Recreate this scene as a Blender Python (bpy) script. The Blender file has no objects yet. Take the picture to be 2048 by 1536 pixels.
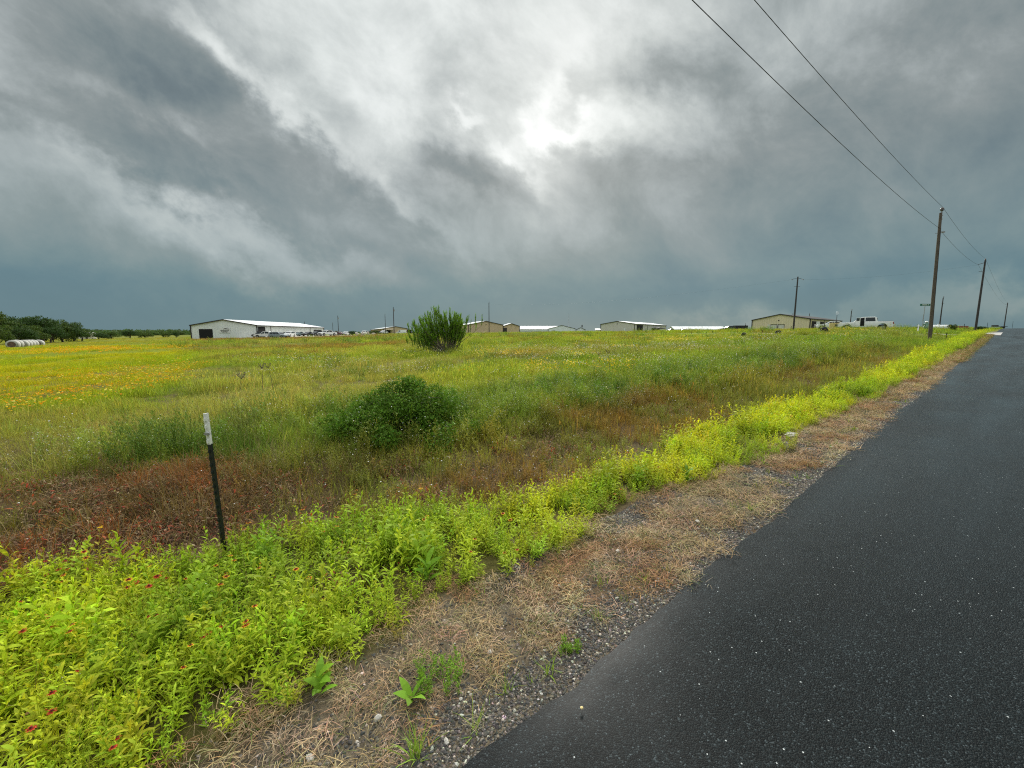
import bpy, bmesh, math, random
import numpy as np
from mathutils import Vector, Matrix, Euler
R = math.radians
SC = bpy.context.scene
COL = SC.collection
random.seed(7)
rng = np.random.default_rng(11)

# ------------------------------------------------------------------ camera
cam = bpy.data.cameras.new('camera')
cam.sensor_width = 36.0
cam.lens = 14.06
cam.clip_start = 0.05
cam.clip_end = 12000
cam_o = bpy.data.objects.new('camera', cam)
COL.objects.link(cam_o)
cam_o.location = (0, 0, 1.6)
cam_o.rotation_euler = (R(90 - 7.1), 0, 0)
SC.camera = cam_o

# ------------------------------------------------------------------ exposure
SC.view_settings.view_transform = 'Standard'
SC.view_settings.look = 'None'
SC.view_settings.exposure = 1.4
SC.view_settings.gamma = 1.0
SC.cycles.max_bounces = 6
SC.cycles.diffuse_bounces = 3
SC.cycles.transparent_max_bounces = 8
SC.cycles.volume_bounces = 0
SC.cycles.use_denoising = False
SC.cycles.pixel_filter_type = 'BLACKMAN_HARRIS'
SC.cycles.filter_width = 1.15

SUN_AZ, SUN_EL = 7.0, 28.0      # compass angle right of +Y, height above the horizon


# ------------------------------------------------------------------ node helper
class NT:
    def __init__(s, tree):
        s.t = tree; s.n = tree.nodes; s.l = tree.links

    def node(s, typ, **kw):
        n = s.n.new(typ)
        for k, v in kw.items():
            setattr(n, k, v)
        return n

    def put(s, sock, v):
        if isinstance(v, bpy.types.NodeSocket):
            s.l.new(v, sock)
        elif v is not None:
            sock.default_value = v

    def math(s, op, a, b=None, c=None, clamp=False):
        n = s.node('ShaderNodeMath', operation=op, use_clamp=clamp)
        for i, v in enumerate((a, b, c)):
            if v is not None:
                s.put(n.inputs[i], v)
        return n.outputs[0]

    def vmath(s, op, a, b=None, scale=None):
        n = s.node('ShaderNodeVectorMath', operation=op)
        s.put(n.inputs[0], a)
        if b is not None: s.put(n.inputs[1], b)
        if scale is not None: s.put(n.inputs['Scale'], scale)
        return n.outputs['Value'] if op in ('DOT_PRODUCT', 'LENGTH') else n.outputs[0]

    def noise(s, vec, scale, detail=4, rough=0.55, distortion=0.0, out='Fac'):
        n = s.node('ShaderNodeTexNoise')
        if vec is not None: s.put(n.inputs['Vector'], vec)
        n.inputs['Scale'].default_value = scale
        n.inputs['Detail'].default_value = detail
        n.inputs['Roughness'].default_value = rough
        n.inputs['Distortion'].default_value = distortion
        return n.outputs[out]

    def ramp(s, fac, stops, interp='LINEAR'):
        n = s.node('ShaderNodeValToRGB')
        n.color_ramp.interpolation = interp
        els = n.color_ramp.elements
        while len(els) < len(stops): els.new(0.5)
        for e, (p, c) in zip(els, stops):
            e.position = p
            e.color = (c[0], c[1], c[2], 1) if hasattr(c, '__len__') else (c, c, c, 1)
        s.put(n.inputs[0], fac)
        return n.outputs[0]

    def mix(s, fac, a, b, blend='MIX'):
        n = s.node('ShaderNodeMix', data_type='RGBA', blend_type=blend)
        s.put(n.inputs[0], fac)
        for sock, v in ((n.inputs[6], a), (n.inputs[7], b)):
            if hasattr(v, '__len__') and len(v) == 3: v = (*v, 1)
            s.put(sock, v)
        return n.outputs[2]


def srgb(r, g, b):
    f = lambda c: (c / 255 / 12.92) if c <= 10 else ((c / 255 + 0.055) / 1.055) ** 2.4
    return (f(r), f(g), f(b))


# ------------------------------------------------------------------ world: overcast sky over a NISHITA base
def azel(az, el):
    az, el = R(az), R(el)
    return Vector((math.sin(az) * math.cos(el), math.cos(az) * math.cos(el), math.sin(el)))


world = bpy.data.worlds.new('World')
SC.world = world
world.use_nodes = True
W = NT(world.node_tree)
W.n.clear()
tc = W.node('ShaderNodeTexCoord')
D = W.vmath('NORMALIZE', tc.outputs['Generated'])
# stretch the turbulence along the drift of the cloud deck
drift = Vector((0.86, 0.05, -0.50)).normalized()
along = W.vmath('DOT_PRODUCT', D, tuple(drift))
sq = W.vmath('SUBTRACT', D, W.vmath('SCALE', tuple(drift), scale=W.math('MULTIPLY', along, 0.30)))
wn = W.noise(sq, 5.0, 7, 0.60, out='Color')
warp = W.vmath('SCALE', W.vmath('SUBTRACT', wn, (0.5, 0.5, 0.5)), scale=0.30)
DW = W.vmath('ADD', D, warp)
sep = W.node('ShaderNodeSeparateXYZ'); W.l.new(D, sep.inputs[0])
sepw = W.node('ShaderNodeSeparateXYZ'); W.l.new(DW, sepw.inputs[0])
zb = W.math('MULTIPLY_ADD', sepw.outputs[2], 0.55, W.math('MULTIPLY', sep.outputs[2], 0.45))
base = W.ramp(W.math('MAXIMUM', zb, 0.0), [(0.0, 0.22), (0.03, 0.20), (0.09, 0.22), (0.15, 0.36), (0.24, 0.50), (0.40, 0.60), (0.62, 0.66), (0.72, 1.25), (1, 1.4)])  # overhead part, out of view, raised to add fill light on the plants
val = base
# cloud masses: az, el, half width, half height (deg), tilt (deg, + = falls to the right), amount, hardness
LOBES = [
    (-4, 37, 30, 13, 10, 0.17, 1),       # pale thin deck above
    (4, 27, 15, 6, 8, 0.07, 1),
    (7.4, 27.0, 1.6, 4.2, 22, 0.30, 1),   # brightest gap, where the sun stands
    (7.8, 24.0, 5.5, 1.2, -6, 0.30, 1),
    (1.0, 22.8, 3.2, 1.1, 45, 0.26, 1),
    (12.5, 22.6, 3.5, 1.2, 35, 0.20, 1),
    (-5.5, 27.4, 3.4, 1.0, 8, 0.28, 1),
    (16, 24.5, 6, 3.5, 10, 0.13, 1),
    (2, 17, 5, 5, 0, 0.10, 1),
    (-33.5, 28.5, 4.5, 1.6, 30, 0.32, 1), # torn bright edge of the dark bank
    (-27, 23.5, 8, 1.2, 36, 0.24, 1),
    (-16, 18.5, 8, 1.6, 34, 0.22, 1),
    (-42, 28, 17, 7.5, 16, -0.17, 2),   # dark bank, left
    (-33, 21, 20, 5.0, 24, -0.09, 2),
    (-20, 15.5, 15, 5.5, 26, -0.11, 2),
    (-50, 20.5, 5, 1.4, 20, 0.16, 1),     # pale strips in the bank
    (-40, 12.8, 10, 1.9, 16, 0.08, 1),
    (-41, 17.2, 12, 3.2, 10, -0.19, 2),
    (-26, 13.0, 7, 1.8, 20, -0.08, 1),
    (-30, 10.0, 14, 3.0, 14, 0.13, 1),
    (-36, 18.5, 7, 1.0, 30, 0.10, 1),
    (-40, 16.3, 11, 2.2, 22, -0.10, 1),
    (-8.5, 22.2, 6.5, 2.6, 14, -0.36, 1),   # scud under the bright gap
    (22.5, 28.5, 6, 2.8, 10, -0.26, 1),
    (30, 20, 15, 4.5, 12, -0.07, 1),
    (34, 28.5, 7, 4, -30, 0.13, 1),
    (48, 24, 18, 16, 0, -0.23, 1),
    (33, 18, 10, 6, 0, -0.06, 1),
    (22, 12, 16, 5, 0, -0.07, 1),
    (28, 1.2, 14, 1.8, 0, 0.20, 1),       # lighter band low on the right
    (52, 1.2, 8, 1.6, 0, 0.18, 1),
    (-16, 25.5, 9, 3.5, 30, 0.12, 1),
    (14, 19.5, 9, 2.5, 10, -0.08, 1),
    (-12, 12.0, 16, 3.0, 0, 0.05, 1),
]
for az, el, sa, sb, tilt, amp, hard in LOBES:
    c = azel(az, el)
    right = Vector((math.cos(R(az)), -math.sin(R(az)), 0))
    up = right.cross(c)
    e1 = right * math.cos(R(tilt)) - up * math.sin(R(tilt))
    e2 = right * math.sin(R(tilt)) + up * math.cos(R(tilt))
    e1 = e1 / math.sin(R(sa)); e2 = e2 / math.sin(R(sb))
    p1 = W.math('SUBTRACT', W.vmath('DOT_PRODUCT', DW, tuple(e1)), c.dot(e1))
    p2 = W.math('SUBTRACT', W.vmath('DOT_PRODUCT', DW, tuple(e2)), c.dot(e2))
    s_ = W.math('MULTIPLY_ADD', p2, p2, W.math('MULTIPLY', p1, p1))
    if hard == 2: s_ = W.math('MULTIPLY', s_, s_)
    g = W.math('POWER', 0.3679, s_)
    val = W.math('MULTIPLY_ADD', g, amp, val)
fine = W.noise(sq, 6.5, 9, 0.62, 0.25)
low = W.noise(sq, 2.6, 3, 0.5)
amt = W.math('MULTIPLY_ADD', W.math('MINIMUM', W.math('MAXIMUM', sep.outputs[2], 0.0), 0.4), 0.86, 0.05)
val = W.math('MULTIPLY_ADD', W.math('SUBTRACT', fine, 0.5), W.math('MULTIPLY', amt, 2.3), val)
val = W.math('MULTIPLY_ADD', W.math('SUBTRACT', low, 0.5), W.math('MULTIPLY', amt, 1.0), val)
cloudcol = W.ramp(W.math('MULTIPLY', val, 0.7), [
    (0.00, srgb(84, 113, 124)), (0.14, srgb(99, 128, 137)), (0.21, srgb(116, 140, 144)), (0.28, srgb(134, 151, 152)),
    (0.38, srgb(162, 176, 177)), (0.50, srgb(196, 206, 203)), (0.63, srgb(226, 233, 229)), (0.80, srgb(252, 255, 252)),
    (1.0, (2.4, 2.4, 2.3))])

pf = W.noise(DW, 9.0, 7, 0.60, 0.2)
lump = W.math('ABSOLUTE', W.math('MULTIPLY_ADD', pf, 2.0, -1.0))
val = W.math('MULTIPLY_ADD', W.math('SUBTRACT', lump, 0.18), W.math('MULTIPLY', amt, 1.6), val)
ff = W.noise(DW, 15.0, 9, 0.70, 0.0)
val = W.math('MULTIPLY_ADD', W.math('SUBTRACT', ff, 0.5), W.math('MULTIPLY', amt, 1.7), val)
tint = W.noise(D, 3.1, 2, 0.5)
cloudcol = W.mix(W.ramp(tint, [(0.40, 0.0), (0.68, 0.45)]), cloudcol, W.mix(1.0, cloudcol, (1.03, 0.98, 1.01), 'MULTIPLY'))
bw = W.node('ShaderNodeRGBToBW'); W.l.new(cloudcol, bw.inputs[0])
grey = W.mix(1.0, bw.outputs[0], (0.968, 1.010, 0.998), 'MULTIPLY')
cloudcol = W.mix(W.ramp(sep.outputs[2], [(0.10, 0.0), (0.34, 0.55)]), cloudcol, grey)
sky = W.node('ShaderNodeTexSky', sky_type='NISHITA', sun_disc=False)
sky.sun_elevation = R(SUN_EL)
sky.sun_rotation = R(SUN_AZ)
EXPK = 1.0 / (2 ** SC.view_settings.exposure)
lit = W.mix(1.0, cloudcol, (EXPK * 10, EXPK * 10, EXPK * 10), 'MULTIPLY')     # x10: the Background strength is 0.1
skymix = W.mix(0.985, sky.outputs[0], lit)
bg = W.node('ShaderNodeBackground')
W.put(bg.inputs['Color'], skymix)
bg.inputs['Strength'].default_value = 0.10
wo = W.node('ShaderNodeOutputWorld')
W.l.new(bg.outputs[0], wo.inputs['Surface'])

# ------------------------------------------------------------------ veiled sun
sl = bpy.data.lights.new('sun', 'SUN')
sl.energy = 1.5
sl.angle = R(12)
sl.color = (1.0, 0.95, 0.86)
sun = bpy.data.objects.new('sun', sl)
COL.objects.link(sun)
sun.rotation_euler = (-azel(SUN_AZ, SUN_EL)).to_track_quat('-Z', 'Y').to_euler()

# ================================================================== helpers for objects
def setp(o, label=None, cat=None, group=None, kind=None):
    if label: o['label'] = label
    if cat: o['category'] = cat
    if group: o['group'] = group
    if kind: o['kind'] = kind
    return o


def empty(name, label, cat, loc=(0, 0, 0), rotz=0.0, group=None):
    o = bpy.data.objects.new(name, None)
    o.empty_display_size = 0.2
    COL.objects.link(o)
    o.location = loc
    o.rotation_euler = (0, 0, rotz)
    return setp(o, label, cat, group)


class MB:
    """collects vertices and faces for one mesh object"""
    def __init__(s): s.v = []; s.f = []; s.m = []

    def add(s, vs, fs, mat=0):
        b = len(s.v)
        s.v += [tuple(p) for p in vs]
        s.f += [tuple(b + i for i in f) for f in fs]
        s.m += [mat] * len(fs)
        return s

    def box(s, c, d, M=None, mat=0):
        x, y, z = c; a, b, h = d[0] / 2, d[1] / 2, d[2] / 2
        vs = [Vector((x + i * a, y + j * b, z + k * h)) for k in (-1, 1) for j in (-1, 1) for i in (-1, 1)]
        if M is not None: vs = [M @ p for p in vs]
        return s.add(vs, [(0, 2, 3, 1), (4, 5, 7, 6), (0, 1, 5, 4), (1, 3, 7, 5), (3, 2, 6, 7), (2, 0, 4, 6)], mat)

    def tube(s, pts, rad, n=8, cap=True, mat=0):
        pts = [Vector(p) for p in pts]
        if not hasattr(rad, '__len__'): rad = [rad] * len(pts)
        vs = []; fs = []
        for i, p in enumerate(pts):
            t = (pts[min(i + 1, len(pts) - 1)] - pts[max(i - 1, 0)]).normalized()
            a = t.cross(Vector((0, 0, 1)))
            if a.length < 1e-3: a = t.cross(Vector((0, 1, 0)))
            a.normalize(); b = t.cross(a)
            for k in range(n):
                q = 2 * math.pi * k / n
                vs.append(p + (a * math.cos(q) + b * math.sin(q)) * rad[i])
        for i in range(len(pts) - 1):
            for k in range(n):
                k2 = (k + 1) % n
                fs.append((i * n + k, i * n + k2, (i + 1) * n + k2, (i + 1) * n + k))
        if cap:
            fs.append(tuple(range(n))[::-1]); fs.append(tuple((len(pts) - 1) * n + k for k in range(n)))
        return s.add(vs, fs, mat)

    def prism(s, poly, y0, y1, axis='y', mat=0, inset=0.0):
        """closed polygon in XZ extruded along y (or in YZ along x)"""
        n = len(poly)
        f3 = (lambda a, b, t: (a, t, b)) if axis == 'y' else (lambda a, b, t: (t, a, b))
        vs = [f3(a, b, y0) for a, b in poly] + [f3(a, b, y1) for a, b in poly]
        fs = [tuple(range(n)), tuple(range(2 * n - 1, n - 1, -1))]
        fs += [(i, n + i, n + (i + 1) % n, (i + 1) % n) for i in range(n)]
        return s.add(vs, fs, mat)

    def build(s, name, mat, parent=None, smooth=False, bevel=0):
        me = bpy.data.meshes.new(name)
        me.from_pydata(s.v, [], s.f)
        mats = mat if isinstance(mat, (list, tuple)) else [mat]
        for m in mats: me.materials.append(m)
        if len(mats) > 1: me.polygons.foreach_set('material_index', s.m)
        bm = bmesh.new(); bm.from_mesh(me)
        bmesh.ops.recalc_face_normals(bm, faces=bm.faces)
        if bevel:
            bmesh.ops.remove_doubles(bm, verts=bm.verts, dist=1e-4)
            bmesh.ops.bevel(bm, geom=[e for e in bm.edges if len(e.link_faces) == 2 and e.calc_face_angle(0) > 0.5], offset=bevel, segments=2, affect='EDGES', profile=0.6)
        bm.to_mesh(me); bm.free()
        if smooth: me.polygons.foreach_set('use_smooth', [True] * len(me.polygons))
        o = bpy.data.objects.new(name, me)
        COL.objects.link(o)
        if parent is not None: o.parent = parent
        return o


def newmat(name):
    m = bpy.data.materials.new(name); m.use_nodes = True
    T = NT(m.node_tree); T.n.clear()
    out = T.node('ShaderNodeOutputMaterial')
    p = T.node('ShaderNodeBsdfPrincipled')
    T.l.new(p.outputs[0], out.inputs[0])
    return m, T, p, out


def plain(name, col, rough=0.6, metal=0.0, var=0.12, scale=3.0, spec=0.5, bump=0.0, dirt=None):
    m, T, p, out = newmat(name)
    tc = T.node('ShaderNodeTexCoord')
    f = T.noise(tc.outputs['Object'], scale, 5, 0.6)
    c = T.mix(T.ramp(f, [(0.3, 0), (0.7, 1)]), tuple(k * (1 - var) for k in col), tuple(min(1, k * (1 + var)) for k in col))
    if dirt:
        f2 = T.noise(tc.outputs['Object'], scale * 2.7, 6, 0.7)
        c = T.mix(T.ramp(f2, [(0.55, 0), (0.72, 0.8)]), c, dirt)
    T.put(p.inputs['Base Color'], c)
    p.inputs['Roughness'].default_value = rough
    p.inputs['Metallic'].default_value = metal
    p.inputs['Specular IOR Level'].default_value = spec
    if bump:
        b = T.node('ShaderNodeBump'); b.inputs['Distance'].default_value = bump
        T.put(b.inputs['Height'], T.noise(tc.outputs['Object'], scale * 8, 5, 0.7))
        T.l.new(b.outputs[0], p.inputs['Normal'])
    return m


# ------------------------------------------------------------------ numpy value noise
_perm = np.random.default_rng(3).random((256, 256))


def vnoise(x, y, sc, seed=0):
    x = np.asarray(x, float) / sc + seed * 17.31; y = np.asarray(y, float) / sc + seed * 9.77
    xi = np.floor(x).astype(int); yi = np.floor(y).astype(int)
    fx = x - xi; fy = y - yi
    fx = fx * fx * (3 - 2 * fx); fy = fy * fy * (3 - 2 * fy)
    g = lambda a, b: _perm[a & 255, b & 255]
    return (g(xi, yi) * (1 - fx) + g(xi + 1, yi) * fx) * (1 - fy) + (g(xi, yi + 1) * (1 - fx) + g(xi + 1, yi + 1) * fx) * fy


def fbm(x, y, sc, seed=0, o=3):
    t = 0; a = 1; n = 0
    for k in range(o):
        t = t + a * vnoise(x, y, sc / 2 ** k, seed + k * 3.3); n += a; a *= 0.5
    return t / n


def sst(e0, e1, x):
    t = np.clip((x - e0) / (e1 - e0), 0, 1)
    return t * t * (3 - 2 * t)


# ------------------------------------------------------------------ the lie of the land
# s runs along the road, v runs away from it to the field; the camera stands at s = v = 0 on the road
US, VS = (0.7782, 0.6280), (-0.6280, 0.7782)


def to_sv(x, y): return x * US[0] + y * US[1], x * VS[0] + y * VS[1]


def to_xy(s, v): return s * US[0] + v * VS[0], s * US[1] + v * VS[1]


_S = np.array([-3000, -600, -250, -130, -60, 0, 60, 90, 125, 180, 260, 400, 1200, 4000.])
_Z = np.array([-14, -4.6, -3.6, -2.7, -1.45, 0, 1.53, 2.28, 2.75, 3.0, 3.0, 2.6, 0.0, -14.])
_V = np.array([-60, -12, -6.4, -5.4, -5.0, 0.98, 1.25, 1.6, 2.0, 2.8, 3.5, 4.5, 5.6, 9, 400])
_D = np.array([-.1, -.30, -.14, -.03, 0, 0, -.015, -.03, -.05, -.14, -.24, -.22, -.10, 0, 0])


def H(x, y, fine=True):
    x = np.asarray(x, float); y = np.asarray(y, float)
    s, v = to_sv(x, y)
    z = (np.interp(s - 12, _S, _Z) + np.interp(s, _S, _Z) + np.interp(s + 12, _S, _Z)) / 3
    z = z + np.interp(v, _V, _D)
    off = sst(1.2, 6, v) + sst(-5.5, -9, v)
    z = z + off * (fbm(x, y, 14, 2) - 0.5) * 0.35
    z = z + sst(200, 500, v) * 0.5 * (fbm(x, y, 120, 5) - 0.5) * 6
    z = z - sst(30, 130, s) * np.clip(v - 25, 0, 200) * 0.0062
    z = z + 0.66 * np.exp(-((s - 56) / 17) ** 2 - ((v - 10.5) / 5) ** 2)
    z = z + 0.10 * np.exp(-((s - 45) / 14) ** 2 - ((v - 5) / 2) ** 2)
    az = np.degrees(np.arctan2(x, np.maximum(y, 1e-3))); rr0 = np.hypot(x, y)
    z = z + sst(380, 900, rr0) * np.interp(az, [-75, -60, -47, -43, -39, -30], [3, 5, 5, 4, 1.5, 0]) * (y > 0)
    if fine:
        z = z + sst(1.15, 1.7, v) * (fbm(x, y, 0.5, 6) - 0.5) * 0.07
    return z


def on(x, y): return float(H(x, y))


# ------------------------------------------------------------------ colours of the plant cover (linear albedo)
def lin(*c): return np.array(srgb(*c))


C_BRIGHT = lin(190, 200, 50); C_BRIGHT2 = lin(164, 186, 52)
C_FIELD = lin(140, 164, 52); C_FIELD2 = lin(160, 174, 64); C_LUSH = lin(124, 146, 54); C_LUSHD = lin(92, 124, 46)
C_YG = lin(178, 180, 28); C_YG2 = lin(154, 172, 32); C_OR = lin(196, 156, 30)
C_TAN = lin(166, 158, 92); C_OLIVE = lin(150, 152, 68); C_RED = lin(146, 98, 58); C_MAROON = lin(140, 112, 66)
C_BROWN = lin(112, 92, 60); C_GOLD = lin(190, 174, 62)


def blend(c, m, col):
    m = np.clip(m, 0, 1)[..., None]
    return c * (1 - m) + np.asarray(col) * m


def left_field(x, y):
    bx = np.interp(y, [0, 6.6, 12, 26, 58, 130, 400], [-8.4, -8.5, -9.6, -19.5, -50, -104, -330])
    w = np.clip(np.abs(y) * 0.06, 0.5, 8)
    return sst(w, -w, x - bx + (fbm(x, y, 4, 8) - 0.5) * w * 1.6)


def cover(x, y):
    """albedo of the vegetation at a place"""
    x = np.asarray(x, float); y = np.asarray(y, float)
    s, v = to_sv(x, y); r = np.hypot(x, y)
    n1 = fbm(x, y, 2.2, 1); n2 = fbm(x, y, 7.5, 2); n3 = fbm(x, y, 22, 3); nf = fbm(x, y, 0.8, 4)
    c = np.zeros(x.shape + (3,)) + C_FIELD
    c = blend(c, sst(0.45, 0.62, n2), C_FIELD2)
    c = blend(c, sst(0.52, 0.68, n1) * 0.8, C_LUSH)
    c = blend(c, sst(0.58, 0.68, fbm(x, y, 9, 12)) * 0.5, C_TAN)
    # broad far belts: green by the fence line, russet and pale belts across the field
    gy = y + 10 * (n3 - 0.5)
    c = blend(c, sst(58, 75, gy) * sst(170, 120, gy) * 0.65 * sst(-30, 20, x), lin(142, 164, 40))
    c = blend(c, sst(80, 96, gy) * sst(128, 112, gy) * 0.8 * sst(-15, -35, x), C_MAROON)
    c = blend(c, np.exp(-((gy - 45 - 0.2 * x) / 5) ** 2) * sst(-46, -30, x) * sst(-8, -14, x) * 0.55, C_RED)
    c = blend(c, np.exp(-((gy - 27) / 2.2) ** 2) * sst(-21, -15, x) * sst(-9, -13, x) * 0.7, C_RED)
    c = blend(c, sst(0.60, 0.67, fbm(x, y, 5, 15)) * 0.55 * sst(14, 30, y), C_MAROON)
    c = blend(c, sst(14, 34, s) * sst(24, 12, v) * .55, lin(116, 146, 46))
    # mown flower field on the left
    L = left_field(x, y)
    yg = blend(np.zeros(c.shape) + C_YG, sst(0.42, 0.6, n2), C_YG2)
    yg = blend(yg, np.exp(-((y - 50 - 6 * (n3 - .5)) / 9) ** 2) * sst(-78, -50, x) * sst(0.35, 0.6, nf) * .3, C_OR)
    yg = blend(yg, sst(62, 80, y) * 0.6, C_OLIVE)
    c = c * (1 - L[..., None]) + yg * L[..., None]
    # tan short grass beyond the ditch, left
    t = sst(4.6, 5.6, v + (n1 - .5) * 1.5) * sst(0.4, -2.0, s + (n1 - .5) * 2) * sst(9.2, 6.8, y + (n2 - .5) * 3)
    c = blend(c, t * 0.9, C_OLIVE * 1.05)
    c = blend(c, t * sst(0.5, 0.62, n1), C_TAN)
    # lush belt on the old fence line
    b = sst(3.9, 4.8, v + (n1 - .5)) * sst(9.2, 6.4, v + (n1 - .5) * 2) * sst(-2.2, -0.2, s + (n1 - .5)) * sst(30, 14, s)
    c = blend(c, b * 0.9, C_LUSH)
    c = blend(c, b * sst(0.5, 0.62, nf), C_LUSHD)
    # ditch
    d = sst(2.1, 2.7, v + (n1 - .5) * .5) * sst(5.6, 4.6, v + (n1 - .5) * 1.2 - 1.3 * sst(1.5, -1.5, s)) * sst(42, 20, s)
    dc = np.zeros(c.shape) + lin(138, 146, 62)
    dc = blend(dc, sst(0.46, 0.60, fbm(x, y, 1.1, 21)), lin(150, 150, 60))
    dc = blend(dc, sst(0.40, 0.52, fbm(x, y, 1.3, 24)) * .7, lin(116, 118, 52))
    dc = blend(dc, sst(0.55, 0.64, fbm(x, y, 1.3, 22)) * 0.5, C_RED)
    dc = blend(dc, sst(1.8, -0.6, s + (n1 - .5) * 2) * sst(0.40, 0.58, nf + 0.05), C_BROWN)
    dc = blend(dc, sst(1.4, -0.6, s) * sst(0.56, 0.62, fbm(x, y, .5, 23)), C_RED)
    c = c * (1 - d[..., None]) + dc * d[..., None]
    # bright strip along the shoulder
    e = strip(s, v, x, y)
    br = blend(np.zeros(c.shape) + C_BRIGHT, sst(0.42, 0.62, n1), C_BRIGHT2)
    br = blend(br, sst(2.0, 0.2, s) * .5, lin(160, 180, 46))
    br = blend(br, sst(0.54, 0.66, nf) * 0.6, lin(120, 152, 46))
    c = c * (1 - e[..., None]) + br * e[..., None]
    # shoulder
    h = sst(0.08, -0.08, v - strip_in(s, x, y))
    sh = blend(np.zeros(c.shape) + lin(150, 128, 96), sst(0.45, 0.6, n1), lin(138, 108, 78))
    sh = blend(sh, sst(12, 30, s) * sst(1.7, 1.3, v) * .8, lin(120, 132, 60))
    c = c * (1 - h[..., None]) + sh * h[..., None]
    return c


def strip_in(s, x, y):   # inner (road side) edge of the bright weeds
    return np.interp(s, [-30, -1, .2, .8, 1.1, 1.5, 2.4, 2.9, 3.5, 4.2, 6, 7.2, 9.5, 12.5, 22, 60], [1.75, 1.75, 1.8, 1.88, 2.05, 1.9, 1.9, 2.05, 2.05, 1.82, 1.62, 1.82, 1.66, 1.62, 1.5, 1.6]) + (fbm(x, y, 0.9, 31) - .5) * 0.25


def strip_out(s, x, y):  # outer edge
    return np.interp(s, [-30, -1.0, 0, 1.0, 1.6, 2.2, 4.2, 6, 9, 12, 20, 32, 60, 100], [4.4, 4.0, 3.75, 3.7, 3.4, 2.85, 2.7, 2.75, 2.45, 2.4, 2.5, 2.4, 2.8, 3]) + (fbm(x, y, 1.3, 32) - .5) * 0.7


def strip(s, v, x, y):
    a = strip_in(s, x, y); b = strip_out(s, x, y)
    return sst(a - .04, a + .08, v) * sst(b + .15, b - .1, v) * sst(110, 70, s)


# ------------------------------------------------------------------ meshes on the land
def grid_mesh(name, X, Y, Z, mat, cols=None, wrap=False, kind='structure'):
    a, b = X.shape
    me = bpy.data.meshes.new(name)
    co = np.stack([X, Y, Z], -1).reshape(-1, 3)
    i = np.arange(a - 1)[:, None] * b; j = np.arange(b if wrap else b - 1)[None, :]
    j2 = (j + 1) % b
    f = np.stack([i + j, i + j2, i + b + j2, i + b + j], -1).reshape(-1, 4)
    me.vertices.add(len(co)); me.vertices.foreach_set('co', co.ravel().astype(np.float32))
    me.loops.add(f.size); me.loops.foreach_set('vertex_index', f.ravel().astype(np.int32))
    me.polygons.add(len(f)); me.polygons.foreach_set('loop_start', np.arange(0, f.size, 4, dtype=np.int32))
    me.polygons.foreach_set('use_smooth', np.ones(len(f), bool))
    me.update(calc_edges=True)
    if cols is not None:
        at = me.attributes.new('gc', 'FLOAT_COLOR', 'POINT')
        at.data.foreach_set('color', np.concatenate([cols.reshape(-1, 3), np.ones((len(co), 1))], 1).ravel().astype(np.float32))
    me.materials.append(mat)
    o = bpy.data.objects.new(name, me); COL.objects.link(o)
    return setp(o, kind=kind)


def ground_mat():
    m, T, p, out = newmat('soil_and_litter')
    at = T.node('ShaderNodeAttribute', attribute_name='gc')
    geo = T.node('ShaderNodeNewGeometry')
    f = T.noise(geo.outputs['Position'], 22, 6, 0.75)
    g = T.noise(geo.outputs['Position'], 2.5, 5, 0.7)
    c = T.mix(1.0, at.outputs['Color'], T.ramp(f, [(0.30, 0.45), (0.52, 0.95), (0.72, 1.5)]), 'MULTIPLY')
    c = T.mix(1.0, c, T.ramp(g, [(0.3, 0.75), (0.7, 1.25)]), 'MULTIPLY')
    T.put(p.inputs['Base Color'], c)
    p.inputs['Roughness'].default_value = 0.95
    p.inputs['Specular IOR Level'].default_value = 0.1
    b = T.node('ShaderNodeBump'); b.inputs['Distance'].default_value = 0.02
    b.inputs['Strength'].default_value = 0.8
    T.put(b.inputs['Height'], f); T.l.new(b.outputs[0], p.inputs['Normal'])
    return m


rr = np.concatenate([[0.02], np.geomspace(0.25, 60, 230), np.geomspace(62, 4200, 90)])
aa = np.linspace(-math.pi, math.pi, 420, endpoint=False)
# more columns in front of the camera than behind it
aa = aa - 0.35 * np.sin(aa)
X = rr[:, None] * np.sin(aa)[None, :]; Y = rr[:, None] * np.cos(aa)[None, :]
s_, v_ = to_sv(X, Y)
Z = H(X, Y)
Z = Z - 0.06 * sst(1.05, 0.85, v_) * sst(-5.3, -5.0, v_)
soil = np.zeros(X.shape + (3,)) + lin(70, 56, 42)
soil = blend(soil, sst(0.45, 0.6, fbm(X, Y, 1.1, 41)), lin(88, 72, 52))
far = sst(5, 45, np.hypot(X, Y))
gcol = soil * (1 - (0.18 + 0.77 * far)[..., None]) + cover(X, Y) * 0.5 * (0.18 + 0.77 * far)[..., None]  # plant colour darkened here to stand in for shade among the stems
sh_ = sst(0.1, -0.1, v_ - strip_in(s_, X, Y)) * sst(40, 15, s_)
gcol = blend(gcol, sst(0.1, -0.1, v_ - strip_in(s_, X, Y)) * 0.8, lin(104, 96, 80))
gcol = blend(gcol, sh_ * sst(0.5, 0.6, fbm(X, Y, .7, 43)), lin(96, 80, 60))
ground = grid_mesh('ground', X, Y, Z, ground_mat(), gcol, wrap=True)


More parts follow.
